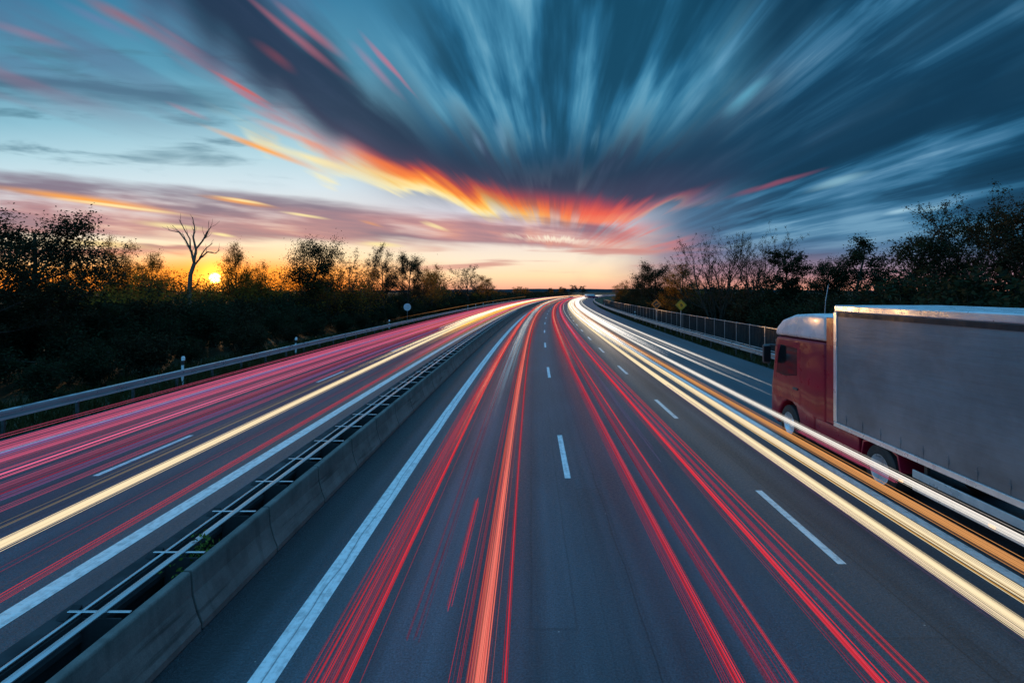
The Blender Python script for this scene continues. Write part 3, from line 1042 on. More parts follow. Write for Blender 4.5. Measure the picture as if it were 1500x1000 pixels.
# --- right trees
RT = [
    (1500, 34, 272, SPARSE[0], 'tall thin-leaved tree at the right edge of the picture', 1.0),
    (1462, 30, 300, BROAD[0], 'leafy brownish tree second from the right edge', 1.0),
    (1400, 34, 300, SPARSE[1], 'tall upright tree with a spiky top behind the trailer', 1.0),
    (1352, 38, 340, BROAD[1], 'dark bushy tree between the birch and the spiky tree', 0.9),
    (1310, 36, 330, BIRCH, 'drooping birch with hanging twigs behind the trailer', 1.0),
    (1236, 38, 345, PINE, 'dark clumpy pine above the front of the trailer', 1.1),
    (1195, 42, 380, BROAD[1], 'low leafy tree left of the clumpy pine', 1.0),
    (1150, 44, 366, CONE, 'dark pointed conifer above the red cab', 0.9),
    (1108, 50, 338, FORKY, 'spreading thin-leaved tree right of the tall forked tree', 0.75),
    (1050, 52, 341, FORKY, 'tall forked tree with open branches behind the yellow sign', 0.85),
    (1000, 66, 388, AUTUMN[1], 'low rusty tree above the yellow diamond sign', 1.1),
    (962, 74, 385, BROAD[0], 'round brown tree at the left end of the right tree row', 0.95),
    (935, 92, 400, BROAD[2], 'low tree sloping down to the bend on the right', 1.1),
    (915, 120, 411, AUTUMN[0], 'small reddish tree at the far end of the right fence', 1.2),
]
for px, y, top, pr, lab, sx in RT:
    plant_tree(pr, at(px, y), hgt(top, y), lab, 'tree', None, None, sx)

# --- shrubs
for i in range(96):
    y = 8 + (i / 95) ** 1.5 * 150
    row = i % 3
    d = -18.2 - row * 2.6 - rr.random() * 1.6
    if y < 14: d -= 1.0
    h = (2.0, 3.1, 3.9)[row] * rr.uniform(0.82, 1.15)
    px = 773 + 800 * (d + CURV * y * y) / y
    if y < 45: h = min(h, 3.75 + 0.006 * y)
    if 285 < px < 345: h = min(h, 3.9)
    plant_tree(rr.choice(SHRUB), P(d, y, -0.12), h, 'dark leafy shrub in the thicket behind the left guardrail', 'shrub', 'shrubs behind the left guardrail', None, 1.25, ('stem', 'foliage'))
for i in range(46):
    y = 12 + (i / 45) ** 1.4 * 140
    row = i % 2
    d = 17.2 + row * 3.0 + rr.random() * 2.0
    h = (3.4, 4.7)[row] * rr.uniform(0.8, 1.15)
    plant_tree(rr.choice(SHRUB), P(d, y, -0.12), h, 'dark leafy shrub in the thicket behind the right fence', 'shrub', 'shrubs behind the right fence', None, 1.3, ('stem', 'foliage'))

# thicket that fills the space behind the rows (one mass)
rs = np.random.RandomState(5)


def thicket(name, n, dlo, dhi, y0, y1, hmax, material, size, gap=None):
    yy = y0 + (y1 - y0) * rs.uniform(0, 1, n) ** 1.5
    dd = rs.uniform(dlo, dhi, n)
    top = hmax * (0.80 + 0.20 * np.sin(yy * 0.21 + dd * 0.4) + 0.10 * np.sin(yy * 0.83))
    if gap:
        pxs = 773 + 800 * (dd + CURV * yy * yy) / yy
        top = np.where(np.abs(pxs - gap) < 26, top * 0.97, top)
    zz = top * rs.uniform(0, 1, n) ** 0.8
    c = np.stack([dd + CURV * yy * yy, yy, zz], 1)
    me = leaf_mesh(name, c, size, rs, material)
    o = bpy.data.objects.new(name, me)
    COL.objects.link(o)
    return tag(o, kind='stuff')


tag(thicket('undergrowth', 46000, -36, -24, 8, 190, 3.7, M_LEAF_D, 0.16, 315), 'dark tangle of undergrowth filling the left wood', 'undergrowth')
tag(thicket('undergrowth', 34000, 20, 34, 10, 165, 4.9, M_LEAF_D, 0.17), 'dark tangle of undergrowth filling the right wood', 'undergrowth')
tag(thicket('undergrowth', 16000, -40, -20, 180, 470, 3.6, M_LEAF_B, 0.34), 'brown scrub along the far outside of the bend', 'undergrowth')
# sparse golden top leaves above the left thicket
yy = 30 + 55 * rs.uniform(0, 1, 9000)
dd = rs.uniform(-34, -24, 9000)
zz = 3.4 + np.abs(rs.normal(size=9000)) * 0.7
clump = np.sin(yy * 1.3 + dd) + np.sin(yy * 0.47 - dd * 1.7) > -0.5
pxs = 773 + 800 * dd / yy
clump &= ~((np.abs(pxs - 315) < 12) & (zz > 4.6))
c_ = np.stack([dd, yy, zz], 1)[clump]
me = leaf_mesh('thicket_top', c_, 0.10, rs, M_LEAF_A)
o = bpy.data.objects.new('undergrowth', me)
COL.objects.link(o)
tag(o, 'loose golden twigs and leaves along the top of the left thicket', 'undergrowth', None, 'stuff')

# grass on the verges
def grass(name, n, dlo, dhi, y0, y1, hh, lab):
    yy = y0 + (y1 - y0) * rs.uniform(0, 1, n) ** 1.7
    dd = rs.uniform(dlo, dhi, n)
    base = np.stack([dd + CURV * yy * yy, yy, np.full(n, -0.12)], 1)
    h = hh * rs.uniform(0.4, 1.3, n)
    lean = rs.normal(size=(n, 2)) * 0.35 * h[:, None]
    az = rs.uniform(0, 6.28, n)
    wv = np.stack([np.cos(az), np.sin(az), np.zeros(n)], 1) * (0.010 + 0.0006 * yy)[:, None]
    tip = base + np.concatenate([lean, h[:, None]], 1)
    midp = (base + tip) / 2 - np.concatenate([lean * 0.12, np.zeros((n, 1))], 1)
    v = np.stack([base - wv, base + wv, midp + wv * 0.8, tip, midp - wv * 0.8], 1)
    me = bpy.data.meshes.new(name)
    me.vertices.add(n * 5)
    me.vertices.foreach_set('co', v.reshape(-1).astype(np.float32))
    me.loops.add(n * 5)
    me.loops.foreach_set('vertex_index', np.arange(n * 5, dtype=np.int32))
    me.polygons.add(n)
    me.polygons.foreach_set('loop_start', np.arange(0, n * 5, 5, dtype=np.int32))
    me.update(calc_edges=True)
    me.materials.append(M_GRASS)
    o = bpy.data.objects.new(name, me)
    COL.objects.link(o)
    return tag(o, lab, 'grass', None, 'stuff')


grass('grass', 26000, -19.5, -14.95, 6, 150, 0.42, 'rough dark grass on the verge behind the left guardrail')
grass('grass', 12000, 12.95, 17.0, 12, 150, 0.34, 'rough dark grass on the verge at the right guardrail')

# weed in the median
wd = thing('weed', P(-4.44, 7.35, 0.0), 'small green leafy weed growing between the barrier and the median rail', 'weed')
rw = np.random.RandomState(77)
segs, tips = grow(rw, 0.74, levels=2, kids=(6, 4), spread=(45, 40), lens=(0.6, 0.5), up=0.5, fork=6, base=0.2, r0=0.012)
o = bpy.data.objects.new('stem', wood_mesh('stem', segs, mat('weed_stem', (0.05, 0.07, 0.02), 0.8)))
COL.objects.link(o); o.parent = wd
cc = tips[rw.randint(0, len(tips), 420)] + rw.normal(size=(420, 3)) * 0.05
cc[:, 0] = np.clip(cc[:, 0], -0.12, 0.13)
cc[:, 2] *= 1.2
cc[:, 1] *= 1.5
o = bpy.data.objects.new('foliage', leaf_mesh('foliage', cc, 0.030, rw, M_LEAF_G))
COL.objects.link(o); o.parent = wd


# ------------------------------------------------------------------ roadside guardrails
def guardrail(name, d, y0, y1, facing, step, label, nposts, double=False):
    t_ = thing(name, P(d, max(y0, 0)), label, 'guardrail')
    off = t_.location
    w_ = MB().sweep([(a * facing * 2.4, b) for a, b in WPROF], rel(path_at(d, 0.44, y0, y1), off))
    w_.build('beam', M_STEEL, t_, smooth=True)
    if double:
        w_ = MB().sweep([(-0.04, 0), (0.04, 0), (0.04, 0.03), (-0.04, 0.03)], rel(path_at(d - facing * 0.12, 0.80, y0, y1), off))
        w_.build('top_rail', M_STEEL, t_)
    pp = MB().box(-0.05, 0.05, -0.03, 0.03, -0.15, 0.70)
    p0 = None
    for i in range(nposts):
        y = y0 + 1.0 + i * step
        if p0 is None:
            p0 = pp.build('post', M_STEEL_D, t_, bevel=0.004, seg=1)
            o_ = p0
        else:
            o_ = p0.copy(); COL.objects.link(o_); o_.parent = t_
        o_.location = P(d - facing * 0.09, y) - off
    return t_


guardrail('guardrail', -15.35, 2, 420, 1, 2.6, 'long grey steel guardrail in front of the dark left wood', 90)
guardrail('guardrail', 13.35, 4, 420, -1, 2.6, 'pale steel guardrail in front of the fence on the right', 90, True)

# right fence: posts and panels
M_PANEL = mat('fence_panel', (0.020, 0.024, 0.027), 0.9, 0.0, 0.3, 1.2, 0.15)
fn = thing('roadside_fence', P(14.4, 20), 'long dark panel fence with pale posts behind the right guardrail', 'fence')
fo = fn.location
FS = 2.45
p_pan = p_post = None
for i in range(58):
    y = 7 + i * FS
    a = P(14.45, y, -0.1)
    ang = -math.atan(2 * CURV * (y + FS / 2))
    if p_pan is None:
        mbp = MB().box(-0.02, 0.02, 0.05, FS - 0.05, 0.12, 2.02)
        for q in range(1, 9):
            mbp.box(-0.032, -0.0205, 0.05 + q * (FS - 0.1) / 9 - 0.012, 0.05 + q * (FS - 0.1) / 9 + 0.012, 0.125, 2.015)
        p_pan = mbp.build('panel', M_PANEL, fn)
        p_post = MB().box(-0.04, 0.04, -0.04, 0.04, 0, 2.10).build('post', mat('fence_post', (0.22, 0.24, 0.26), 0.5, 0.4, 0.2), fn, bevel=0.006, seg=1)
        pa, pb = p_pan, p_post
    else:
        pa, pb = p_pan.copy(), p_post.copy()
        for q in (pa, pb):
            COL.objects.link(q); q.parent = fn
    for q in (pa, pb):
        q.location = a - fo
        q.rotation_euler = (0, 0, ang)
MB().sweep([(-0.03, 0), (0.03, 0), (0.03, 0.04), (-0.03, 0.04)], rel(path_at(14.45, 1.925, 7, 149), fo)).build('top_rail', MATS['fence_post'], fn)


# ------------------------------------------------------------------ signs and posts
def diamond(name, loc, half, zc, face, edge, label, sym):
    t_ = thing(name, loc, label, 'road sign')
    MB().cyl((0, 0.03, 0), (0, 0.03, zc + half * 0.4), 0.035, n=10).build('pole', M_STEEL, t_)
    k = half
    MB().prism_y([(0, zc - k), (k, zc), (0, zc + k), (-k, zc)], -0.03, -0.012).build('plate', edge, t_, bevel=0.004)
    k = half * 0.70
    MB().prism_y([(0, zc - k), (k, zc), (0, zc + k), (-k, zc)], -0.036, -0.032).build('face', face, t_)
    s_ = MB()
    for prof_ in sym:
        s_.prism_y([(a * half, zc + b * half) for a, b in prof_], -0.041, -0.0375)
    s_.build('symbol', mat('sign_black', (0.015, 0.013, 0.012), 0.5), t_)
    return t_


M_YEL = mat('sign_yellow', (0.95, 0.28, 0.008), 0.45, 0.0, 0.15)
M_ORA = mat('sign_orange', (0.95, 0.17, 0.02), 0.45, 0.0, 0.15)
M_BRN = mat('sign_brown', (0.10, 0.03, 0.015), 0.6, 0.0, 0.2)
arrow = [[(-0.38, -0.10), (-0.18, -0.22), (0.06, -0.02), (0.22, 0.0), (0.22, -0.14), (0.46, 0.10), (0.22, 0.30), (0.22, 0.16), (0.02, 0.16), (-0.16, 0.04)]]
arrow_l = [[(a, b) for a, b in arrow[0]]]
bend = [[(-0.07, -0.34), (0.09, -0.34), (0.09, 0.02), (0.20, 0.02), (0.01, 0.32), (-0.18, 0.02), (-0.07, 0.02)], [(0.20, -0.30), (0.30, -0.30), (0.30, 0.10), (0.20, 0.10)]]
s2 = diamond('warning_sign', P(13.85, 52, -0.1), 0.55, 2.95, M_YEL, mat('sign_edge', (0.5, 0.24, 0.02), 0.5), 'bright yellow diamond warning sign with a dark arrow, on a pole behind the right guardrail', bend)
s1 = diamond('warning_sign', P(13.75, 63, -0.1), 0.60, 2.75, M_BRN, M_ORA, 'dark diamond warning sign with orange border and arrow further along the fence', arrow)
for c_ in s1.children:
    if c_.name.startswith('symbol'):
        c_.data.materials[0] = M_ORA

rs_ = thing('round_sign', P(-15.75, 66, -0.1), 'round grey sign seen from behind on a short post at the left guardrail', 'road sign')
MB().cyl((0, 0.03, 0), (0, 0.03, 2.2), 0.04, n=10).build('pole', M_STEEL_D, rs_)
MB().cyl((0, -0.012, 2.35), (0, 0.008, 2.35), 0.44, n=36).build('plate', mat('sign_back', (0.50, 0.53, 0.57), 0.55, 0.1, 0.12), rs_)

M_WPOST = mat('white_plastic', (0.70, 0.72, 0.74), 0.5, 0.0, 0.1)


def reflector(loc, lab, grp, h=1.15):
    t_ = thing('reflector_post', loc, lab, 'marker post', grp)
    MB().prism_z([(-0.055, -0.05), (0.055, -0.05), (0.0, 0.06)], 0.0, h - 0.34).build('post', M_WPOST, t_)
    MB().prism_z([(-0.056, -0.051), (0.056, -0.051), (0.0, 0.062)], h - 0.34, h - 0.14).build('black_band', M_BLACK, t_)
    MB().prism_y([(-0.055, h - 0.14), (0.055, h - 0.14), (0.06, h - 0.02), (0.03, h + 0.05), (-0.03, h + 0.05), (-0.06, h - 0.02)], -0.05, 0.05).build('cap', M_WPOST, t_)


reflector(P(-15.62, 24.5, -0.1), 'white marker post nearest the camera, behind the left guardrail', None, 1.32)
reflector(P(-15.62, 36.0, -0.1), 'second white marker post along the left guardrail, under the round dark tree', None, 1.2)
reflector(P(-15.62, 58.0, -0.1), 'white marker post just short of the round grey sign', None, 1.2)
for yv in (112, 122, 133, 150):
    reflector(P(-15.7, yv, -0.1), 'tiny pale marker post in the row on the far left guardrail', 'far marker posts on the left guardrail', 1.3)
reflector(P(13.8, 79, -0.1), 'dark-topped marker post in front of the right fence near the orange sign', None, 1.3)
reflector(P(13.7, 132, -0.1), 'pale marker post far along the right guardrail at the bend', None, 1.3)

for px, y, top, lab in ((1206, 33, 418, 'slim leaning pole showing above the front of the trailer roof'), (1300, 33, 420, 'second slim pole among the trees behind the trailer')):
    p = at(px, y)
    t_ = thing('slim_pole', p, lab, 'pole')
    hh = hgt(top, y)
    m_ = MB()
    pts = [(0, 0, 0), (0.05, 0, hh * 0.5), (0.14, 0, hh * 0.8), (0.30, 0, hh)]
    for a, b in zip(pts[:-1], pts[1:]):
        m_.cyl(a, b, 0.028, 0.022, 8)
    m_.build('shaft', M_STEEL, t_)
    MB().cyl((0.30, 0, hh - 0.01), (0.33, 0, hh + 0.09), 0.035, 0.02, 8).build('cap', M_STEEL_D, t_)


# ------------------------------------------------------------------ the articulated lorry
M_RED = mat('cab_red_paint', (0.26, 0.007, 0.028), 0.36, 0.0, 0.12, 1.5, 0.35, 0.0, 40, 0.15)
M_WHITE = mat('white_paint', (0.62, 0.62, 0.64), 0.30, 0.0, 0.10, 1.5, 0.5, 0.0, 40, 0.4)
M_GLASS = mat('dark_glass', (0.010, 0.013, 0.015), 0.08, 0.0, 0.1, 1.0, 0.3)
M_ALU = mat('aluminium', (0.62, 0.66, 0.70), 0.34, 0.5, 0.12, 2.0)
M_CHASSIS = mat('chassis_black', (0.022, 0.023, 0.026), 0.65, 0.1, 0.3)
M_PLASTIC = mat('grey_plastic', (0.06, 0.065, 0.07), 0.55, 0.0, 0.2)


def curtain_mat():
    m, nt = new_mat('trailer_curtain')
    tc = nt.n.new('ShaderNodeTexCoord')
    sp = nt.n.new('ShaderNodeSeparateXYZ')
    nt.l.new(tc.outputs['Object'], sp.inputs[0])
    x, y, z = (E(nt, sp.outputs[i]) for i in range(3))
    wav = nt.noise(nt.vec(0.0, y * 0.35, z * 3.2), 1.0, 4.0, 0.55)
    dirt = nt.noise(nt.vec(x, y * 0.8, z * 0.9), 1.0, 5.0, 0.62)
    k = nt.sm(dirt, 0.28, 0.72, 0.76, 1.16) * nt.sm(z + (dirt - 0.5) * 0.9, 0.9, 1.5, 0.82, 1.0)
    vm = nt.n.new('ShaderNodeVectorMath')
    vm.operation = 'SCALE'
    vm.inputs[0].default_value = (0.185, 0.195, 0.215)
    nt.put(vm.inputs['Scale'], k)
    fold = nt.math('SINE', y * 2 * math.pi / 0.62)
    p = principled(nt, vm.outputs[0], 0.58, 0.0, 0.35, bump(nt, wav * 1.0 + fold * 0.04 + nt.noise(nt.vec(0.0, y * 0.12, z * 1.1), 1.0, 2.0) * 1.2, 0.5, 0.06))
    surf(nt, p.outputs[0])
    return m


M_CURT = curtain_mat()


def wheel(parent, x, y, r=0.50, w=0.30, out=-1):
    t_ = MB().lathe_x([(-w / 2, r * 0.60), (-w / 2, r * 0.92), (-w / 2 + 0.03, r), (w / 2 - 0.03, r), (w / 2, r * 0.92), (w / 2, r * 0.60)], 0, 0, 0).build('tyre', M_BLACK, None, smooth=True)
    t_.name = 'wheel'
    t_.parent = parent
    t_.location = (x, y, r)
    e = out * w / 2
    h = MB().lathe_x([(e * 0.2, 0.001), (e * 0.2 + out * 0.05, r * 0.20), (e * 0.25, r * 0.28), (e * 0.2, r * 0.48), (e * 0.98, r * 0.57), (e * 1.02, r * 0.615)], 0, 0, 0)
    h.build('rim', M_ALU, t_, smooth=True)


lorry = thing('articulated_lorry', (8.55, 13.0, 0.0), 'big lorry with red cab, white roof fairing and long grey curtain-sided trailer', 'lorry')
HX = 1.25
cabp = [(0.45, 0.95), (0.45, 2.92), (3.05, 2.88), (3.18, 2.60), (3.28, 1.90), (3.40, 1.45), (3.42, 0.42), (2.95, 0.36), (2.92, 0.70), (2.70, 1.02), (2.45, 1.12), (2.15, 1.12), (1.90, 1.02), (1.72, 0.72), (1.70, 0.36), (0.95, 0.36), (0.95, 0.95)]
MB().prism_x(cabp, -HX + 0.02, HX - 0.02).build('cab', M_RED, lorry, bevel=0.06, smooth=True, seg=3)
MB().prism_x([(0.42, 2.94), (0.42, 3.60), (1.0, 3.62), (2.0, 3.56), (2.75, 3.38), (3.12, 3.14), (3.22, 2.90)], -HX + 0.03, HX - 0.03).build('roof_fairing', M_WHITE, lorry, bevel=0.10, smooth=True, seg=4)
sv = MB().prism_x([(2.98, 2.72), (3.30, 2.66), (3.36, 2.74), (3.02, 2.90)], -HX + 0.10, HX - 0.10).build('sun_visor', M_PLASTIC, lorry, bevel=0.02)
for sx in (-1, 1):
    a, b = (sx * HX - 0.014 * sx - 0.003 * sx, sx * HX - 0.012 * sx)
    x0, x1 = sorted((sx * (HX - 0.022), sx * (HX - 0.014)))
    d_ = MB().prism_x([(1.68, 1.16), (1.68, 2.80), (2.90, 2.80), (3.08, 2.40), (3.24, 1.75), (3.28, 1.16)], x0, x1).build('door', M_RED, lorry, bevel=0.003, seg=1)
    x0, x1 = sorted((sx * (HX - 0.016), sx * (HX - 0.009)))
    MB().prism_x([(1.84, 1.90), (1.84, 2.64), (2.78, 2.66), (2.92, 2.38), (3.06, 1.82), (2.5, 1.80)], x0, x1).build('window', M_GLASS, d_)
    MB().box(*sorted((sx * (HX - 0.016), sx * (HX + 0.02))), 1.78, 2.02, 1.50, 1.56).build('handle', M_PLASTIC, d_, bevel=0.008)
    mr_ = MB().box(*sorted((sx * (HX + 0.10), sx * (HX + 0.32))), 3.14, 3.28, 2.06, 2.62).build('mirror', M_PLASTIC, lorry, bevel=0.05, smooth=True, seg=3)
    MB().box(*sorted((sx * (HX + 0.12), sx * (HX + 0.32))), 3.128, 3.137, 2.12, 2.56).build('mirror_glass', M_GLASS, mr_)
    MB().cyl((sx * (HX - 0.05), 3.10, 2.60), (sx * (HX + 0.16), 3.20, 2.62), 0.022).build('mirror_arm', M_PLASTIC, mr_)
    MB().box(*sorted((sx * (HX - 0.12), sx * (HX - 0.03))), -0.9, 0.93, 0.34, 0.98).build('side_skirt', M_RED, lorry, bevel=0.03)
    # fairing wing closing the gap to the trailer
    MB().box(*sorted((sx * (HX - 0.055), sx * (HX - 0.03))), 0.06, 0.41, 1.0, 3.55).build('cab_side_fairing', M_RED if sx else M_RED, lorry, bevel=0.01)
    MB().box(*sorted((sx * 0.78, sx * 1.16)), 3.405, 3.445, 0.62, 0.88).build('headlight', emit_mat('headlight_glow', (1.0, 0.85, 0.62), 4.0), lorry, bevel=0.02)
MB().prism_x([(3.135, 2.62), (3.30, 1.94), (3.317, 1.945), (3.152, 2.626)], -HX + 0.12, HX - 0.12).build('windscreen', M_GLASS, lorry)
MB().box(-0.9, 0.9, 3.425, 3.45, 0.92, 1.5).build('grille', M_PLASTIC, lorry, bevel=0.01)
MB().box(-0.45, 0.45, -3.6, 3.2, 0.62, 0.93).build('chassis', M_CHASSIS, lorry, bevel=0.01)
for sx in (-1, 1):
    wheel(lorry, sx * 1.08, 2.30, 0.50, 0.30, sx)
    wheel(lorry, sx * 0.98, -1.65, 0.50, 0.52, sx)
    MB().prism_x([(-2.30, 0.62), (-2.22, 0.95), (-1.95, 1.04), (-1.35, 1.04), (-1.08, 0.95), (-1.0, 0.62), (-1.04, 0.62), (-1.12, 0.92), (-1.37, 1.0), (-1.93, 1.0), (-2.18, 0.92), (-2.26, 0.62)],
                 *sorted((sx * 0.68, sx * 1.24))).build('mudguard', M_RED, lorry, bevel=0.006, seg=1)
    for ya in (-9.4, -10.7, -12.0):
        wheel(lorry, sx * 1.04, ya, 0.48, 0.38, sx)
# trailer
tb = MB().box(-HX + 0.012, HX - 0.012, -13.6, 0.0, 1.10, 3.70).build('trailer_body', M_CURT, lorry, bevel=0.01)
for sx in (-1, 1):
    MB().box(*sorted((sx * (HX - 0.011), sx * (HX - 0.003))), -13.58, -0.11, 3.60, 3.695).build('curtain_track', M_CHASSIS, lorry)
MB().box(-HX, HX, -13.62, 0.02, 3.702, 3.86).build('trailer_roof', M_ALU, lorry, bevel=0.03, seg=3)
for sx in (-1, 1):
    MB().box(*sorted((sx * (HX - 0.06), sx * (HX + 0.012))), -13.62, 0.02, 0.985, 1.098).build('bottom_rail', M_ALU, lorry, bevel=0.012)
    MB().box(*sorted((sx * (HX - 0.02), sx * (HX + 0.010))), -0.10, 0.03, 1.10, 3.70).build('corner_post', M_ALU, lorry, bevel=0.01)
    for zc in (0.42, 0.66):
        MB().box(*sorted((sx * (HX - 0.06), sx * (HX - 0.02))), -8.4, -2.6, zc, zc + 0.15).build('side_guard', M_ALU, lorry, bevel=0.012)
    for ya in (-2.9, -5.4, -8.0):
        MB().box(*sorted((sx * (HX - 0.12), sx * (HX - 0.062))), ya - 0.04, ya + 0.04, 0.40, 0.98).build('guard_bracket', M_CHASSIS, lorry)
    for ya in (-2.3, -4.4, -7.2):
        MB().box(*sorted((sx * (HX - 0.018), sx * (HX - 0.006))), ya - 0.06, ya + 0.06, 0.47, 0.52).build('marker_light', emit_mat('marker_amber', (1.0, 0.42, 0.08), 2.2), lorry, bevel=0.004)
    bk = MB()
    for k in range(22):
        ya = -0.45 - k * 0.61
        bk.box(*sorted((sx * (HX - 0.0118), sx * (HX - 0.004))), ya - 0.018, ya + 0.018, 1.11, 1.34)
        bk.box(*sorted((sx * (HX - 0.0118), sx * (HX + 0.004))), ya - 0.03, ya + 0.03, 1.20, 1.27)
    bk.build('buckle_row', M_CURT, lorry)
MB().box(-0.55, 0.55, -13.5, -0.3, 0.78, 1.05).build('trailer_chassis', M_CHASSIS, lorry, bevel=0.01)
MB().box(-1.15, 1.15, -13.66, -13.625, 1.2, 3.6).build('rear_doors', M_WHITE, lorry, bevel=0.01)
for sx in (-1, 1):
    MB().box(sx * 0.9 - 0.2, sx * 0.9 + 0.2, -13.68, -13.62, 0.85, 1.0).build('tail_light', emit_mat('tail_red', (1.0, 0.03, 0.04), 2.0), lorry, bevel=0.01)

# ------------------------------------------------------------------ far traffic on the bend
van = thing('delivery_van', P(10.5, 292, 0), 'far white-roofed van with dark red sides where the road leaves the picture', 'van', None, R(-62))
MB().prism_x([(-3.6, 0.4), (-3.6, 1.55), (2.0, 1.55), (3.3, 1.35), (3.6, 1.0), (3.6, 0.4)], -1.0, 1.0).build('body', mat('van_maroon', (0.16, 0.02, 0.06), 0.4), van, bevel=0.06)
MB().prism_x([(-3.58, 1.56), (-3.5, 2.45), (1.2, 2.45), (2.0, 1.56)], -0.97, 0.97).build('roof', M_WHITE, van, bevel=0.08)
MB().prism_x([(1.26, 2.40), (2.02, 1.58), (2.08, 1.62), (1.34, 2.42)], -0.9, 0.9).build('windscreen', M_GLASS, van)
for sx in (-1, 1):
    for yv in (-2.3, 2.3):
        wheel(van, sx * 0.9, yv, 0.36, 0.24, sx)
car = thing('car', P(-1.0, 300, 0), 'far pale car at the middle of the bend below the pointed tree', 'car', None, R(-40))
MB().prism_x([(-2.1, 0.3), (-2.15, 0.85), (-1.2, 0.95), (1.0, 0.92), (2.0, 0.75), (2.1, 0.3)], -0.88, 0.88).build('body', M_WHITE, car, bevel=0.08)
MB().prism_x([(-1.8, 0.95), (-1.2, 1.42), (0.2, 1.42), (1.0, 0.93)], -0.76, 0.76).build('cabin', M_GLASS, car, bevel=0.06)
for sx in (-1, 1):
    for yv in (-1.3, 1.3):
        wheel(car, sx * 0.80, yv, 0.32, 0.20, sx)
    MB().box(sx * 0.62 - 0.16, sx * 0.62 + 0.16, -2.18, -2.14, 0.62, 0.78).build('tail_light', MATS['tail_red'], car)


# ------------------------------------------------------------------ light trails: glowing strands at lamp height along the lanes
COLS = {'red': (1.0, 0.045, 0.075), 'deep': (0.75, 0.02, 0.07), 'pink': (1.0, 0.17, 0.34), 'salmon': (1.0, 0.22, 0.17), 'cream': (1.0, 0.80, 0.50),
        'white': (1.0, 0.93, 0.84), 'orange': (1.0, 0.44, 0.15), 'violet': (0.42, 0.20, 0.55), 'blue': (0.40, 0.62, 0.85), 'gold': (1.0, 0.50, 0.08)}


dens = 1.0


def trail(k, half, n, r, col, power, label, group, y0=3.0, y1=420.0, z=0.75, seed=0, spread_z=0.05, growr=90.0, dist='gauss', shift=None, varied=0.5, near_scale=1.0):
    """k: sideways slope seen from the bridge (dx/dy); half: half width of the bundle in metres"""
    n = int(n * (2.9 if r > 0.0055 else 1.6) * dens)
    r = r * (0.55 if r > 0.0055 else 0.75)
    far_start = y0 > 10.5
    rt = random.Random(int(seed * 977 + k * 1000))
    mb = MB()
    d0 = k * (CAM_H - z)
    name = f'glow_{col}_{power:g}'
    fm = []
    y_ = min(y0, 3.2 if k > -1 else 5.0) if y0 < 8 and y1 > 100 else y0
    ys = []
    while y_ < y1:
        ys.append(y_)
        y_ += max(0.9, y_ * 0.045)
    ys.append(y1)
    for i in range(n):
        if dist == 'gauss':
            q = max(-1.9, min(1.9, rt.gauss(0, 0.66)))
        else:
            q = -1 + 2 * (i + rt.random()) / n
        a0 = q * half
        zz = z + rt.uniform(-1, 1) * spread_z
        rr_ = r * rt.uniform(1 - varied, 1 + varied)
        ph, am, fq = rt.uniform(0, 6.28), rt.uniform(0.2, 1.0) * min(0.05, half * 0.5), rt.uniform(0.03, 0.11)
        sa = y0 + rt.random() * y0 * 0.6 if far_start and y1 - y0 > 30 else (y0 if y0 < 8 and y1 > 100 else y0 + rt.random() * 1.5)
        if sa < 8 and y1 > 100: sa = min(sa, 3.2 if k > -1 else 5.0)
        base = len(mb.v)
        cnt = 0
        mi = 0 if abs(q) < 0.45 and rt.random() < 0.6 else rt.choice((0, 1, 1, 2)) if abs(q) < 0.9 else rt.choice((1, 2, 2))
        for y in ys:
            if y < sa: continue
            sh = 0.0
            if shift: sh = shift * max(0.0, (y - 8)) / 60 * min(1.0, 60 / y)
            rad = rr_ * (near_scale * 0.40 + y / (growr * 0.60))
            if far_start and y1 - y0 > 30: rad *= min(1.0, 0.08 + (y - sa) / (0.8 * y0))
            x = d0 + a0 * (1 + y / 260) + am * math.sin(ph + y * fq) + sh + CURV * y * y
            for (u_, v_) in ((0, 1), (1, 0), (0, -1), (-1, 0)):
                mb.v.append((x + u_ * rad, y, zz + v_ * rad))
            cnt += 1
        for c in range(cnt - 1):
            for e in range(4):
                fm.append(mi)
                mb.f.append((base + c * 4 + e, base + c * 4 + (e + 1) % 4, base + (c + 1) * 4 + (e + 1) % 4, base + (c + 1) * 4 + e))
    me = bpy.data.meshes.new('light_trail')
    me.from_pydata(mb.v, [], mb.f)
    for f_ in ((1.0, 0.9, 0.75) if col in ('cream', 'white') else (1.0, 0.72, 0.45)):
        me.materials.append(emit_mat(f'glow_{col}_{power * f_:.3g}', COLS[col], power * f_))
    me.polygons.foreach_set('material_index', fm)
    o = bpy.data.objects.new('light_trail', me)
    COL.objects.link(o)
    return tag(o, label, 'light trail', group)


G1, G2, G3, G4 = 'red light trails in the lane beside the median', 'red light trails in the middle lane', 'white light trails beside the lorry', 'light trails on the left carriageway'
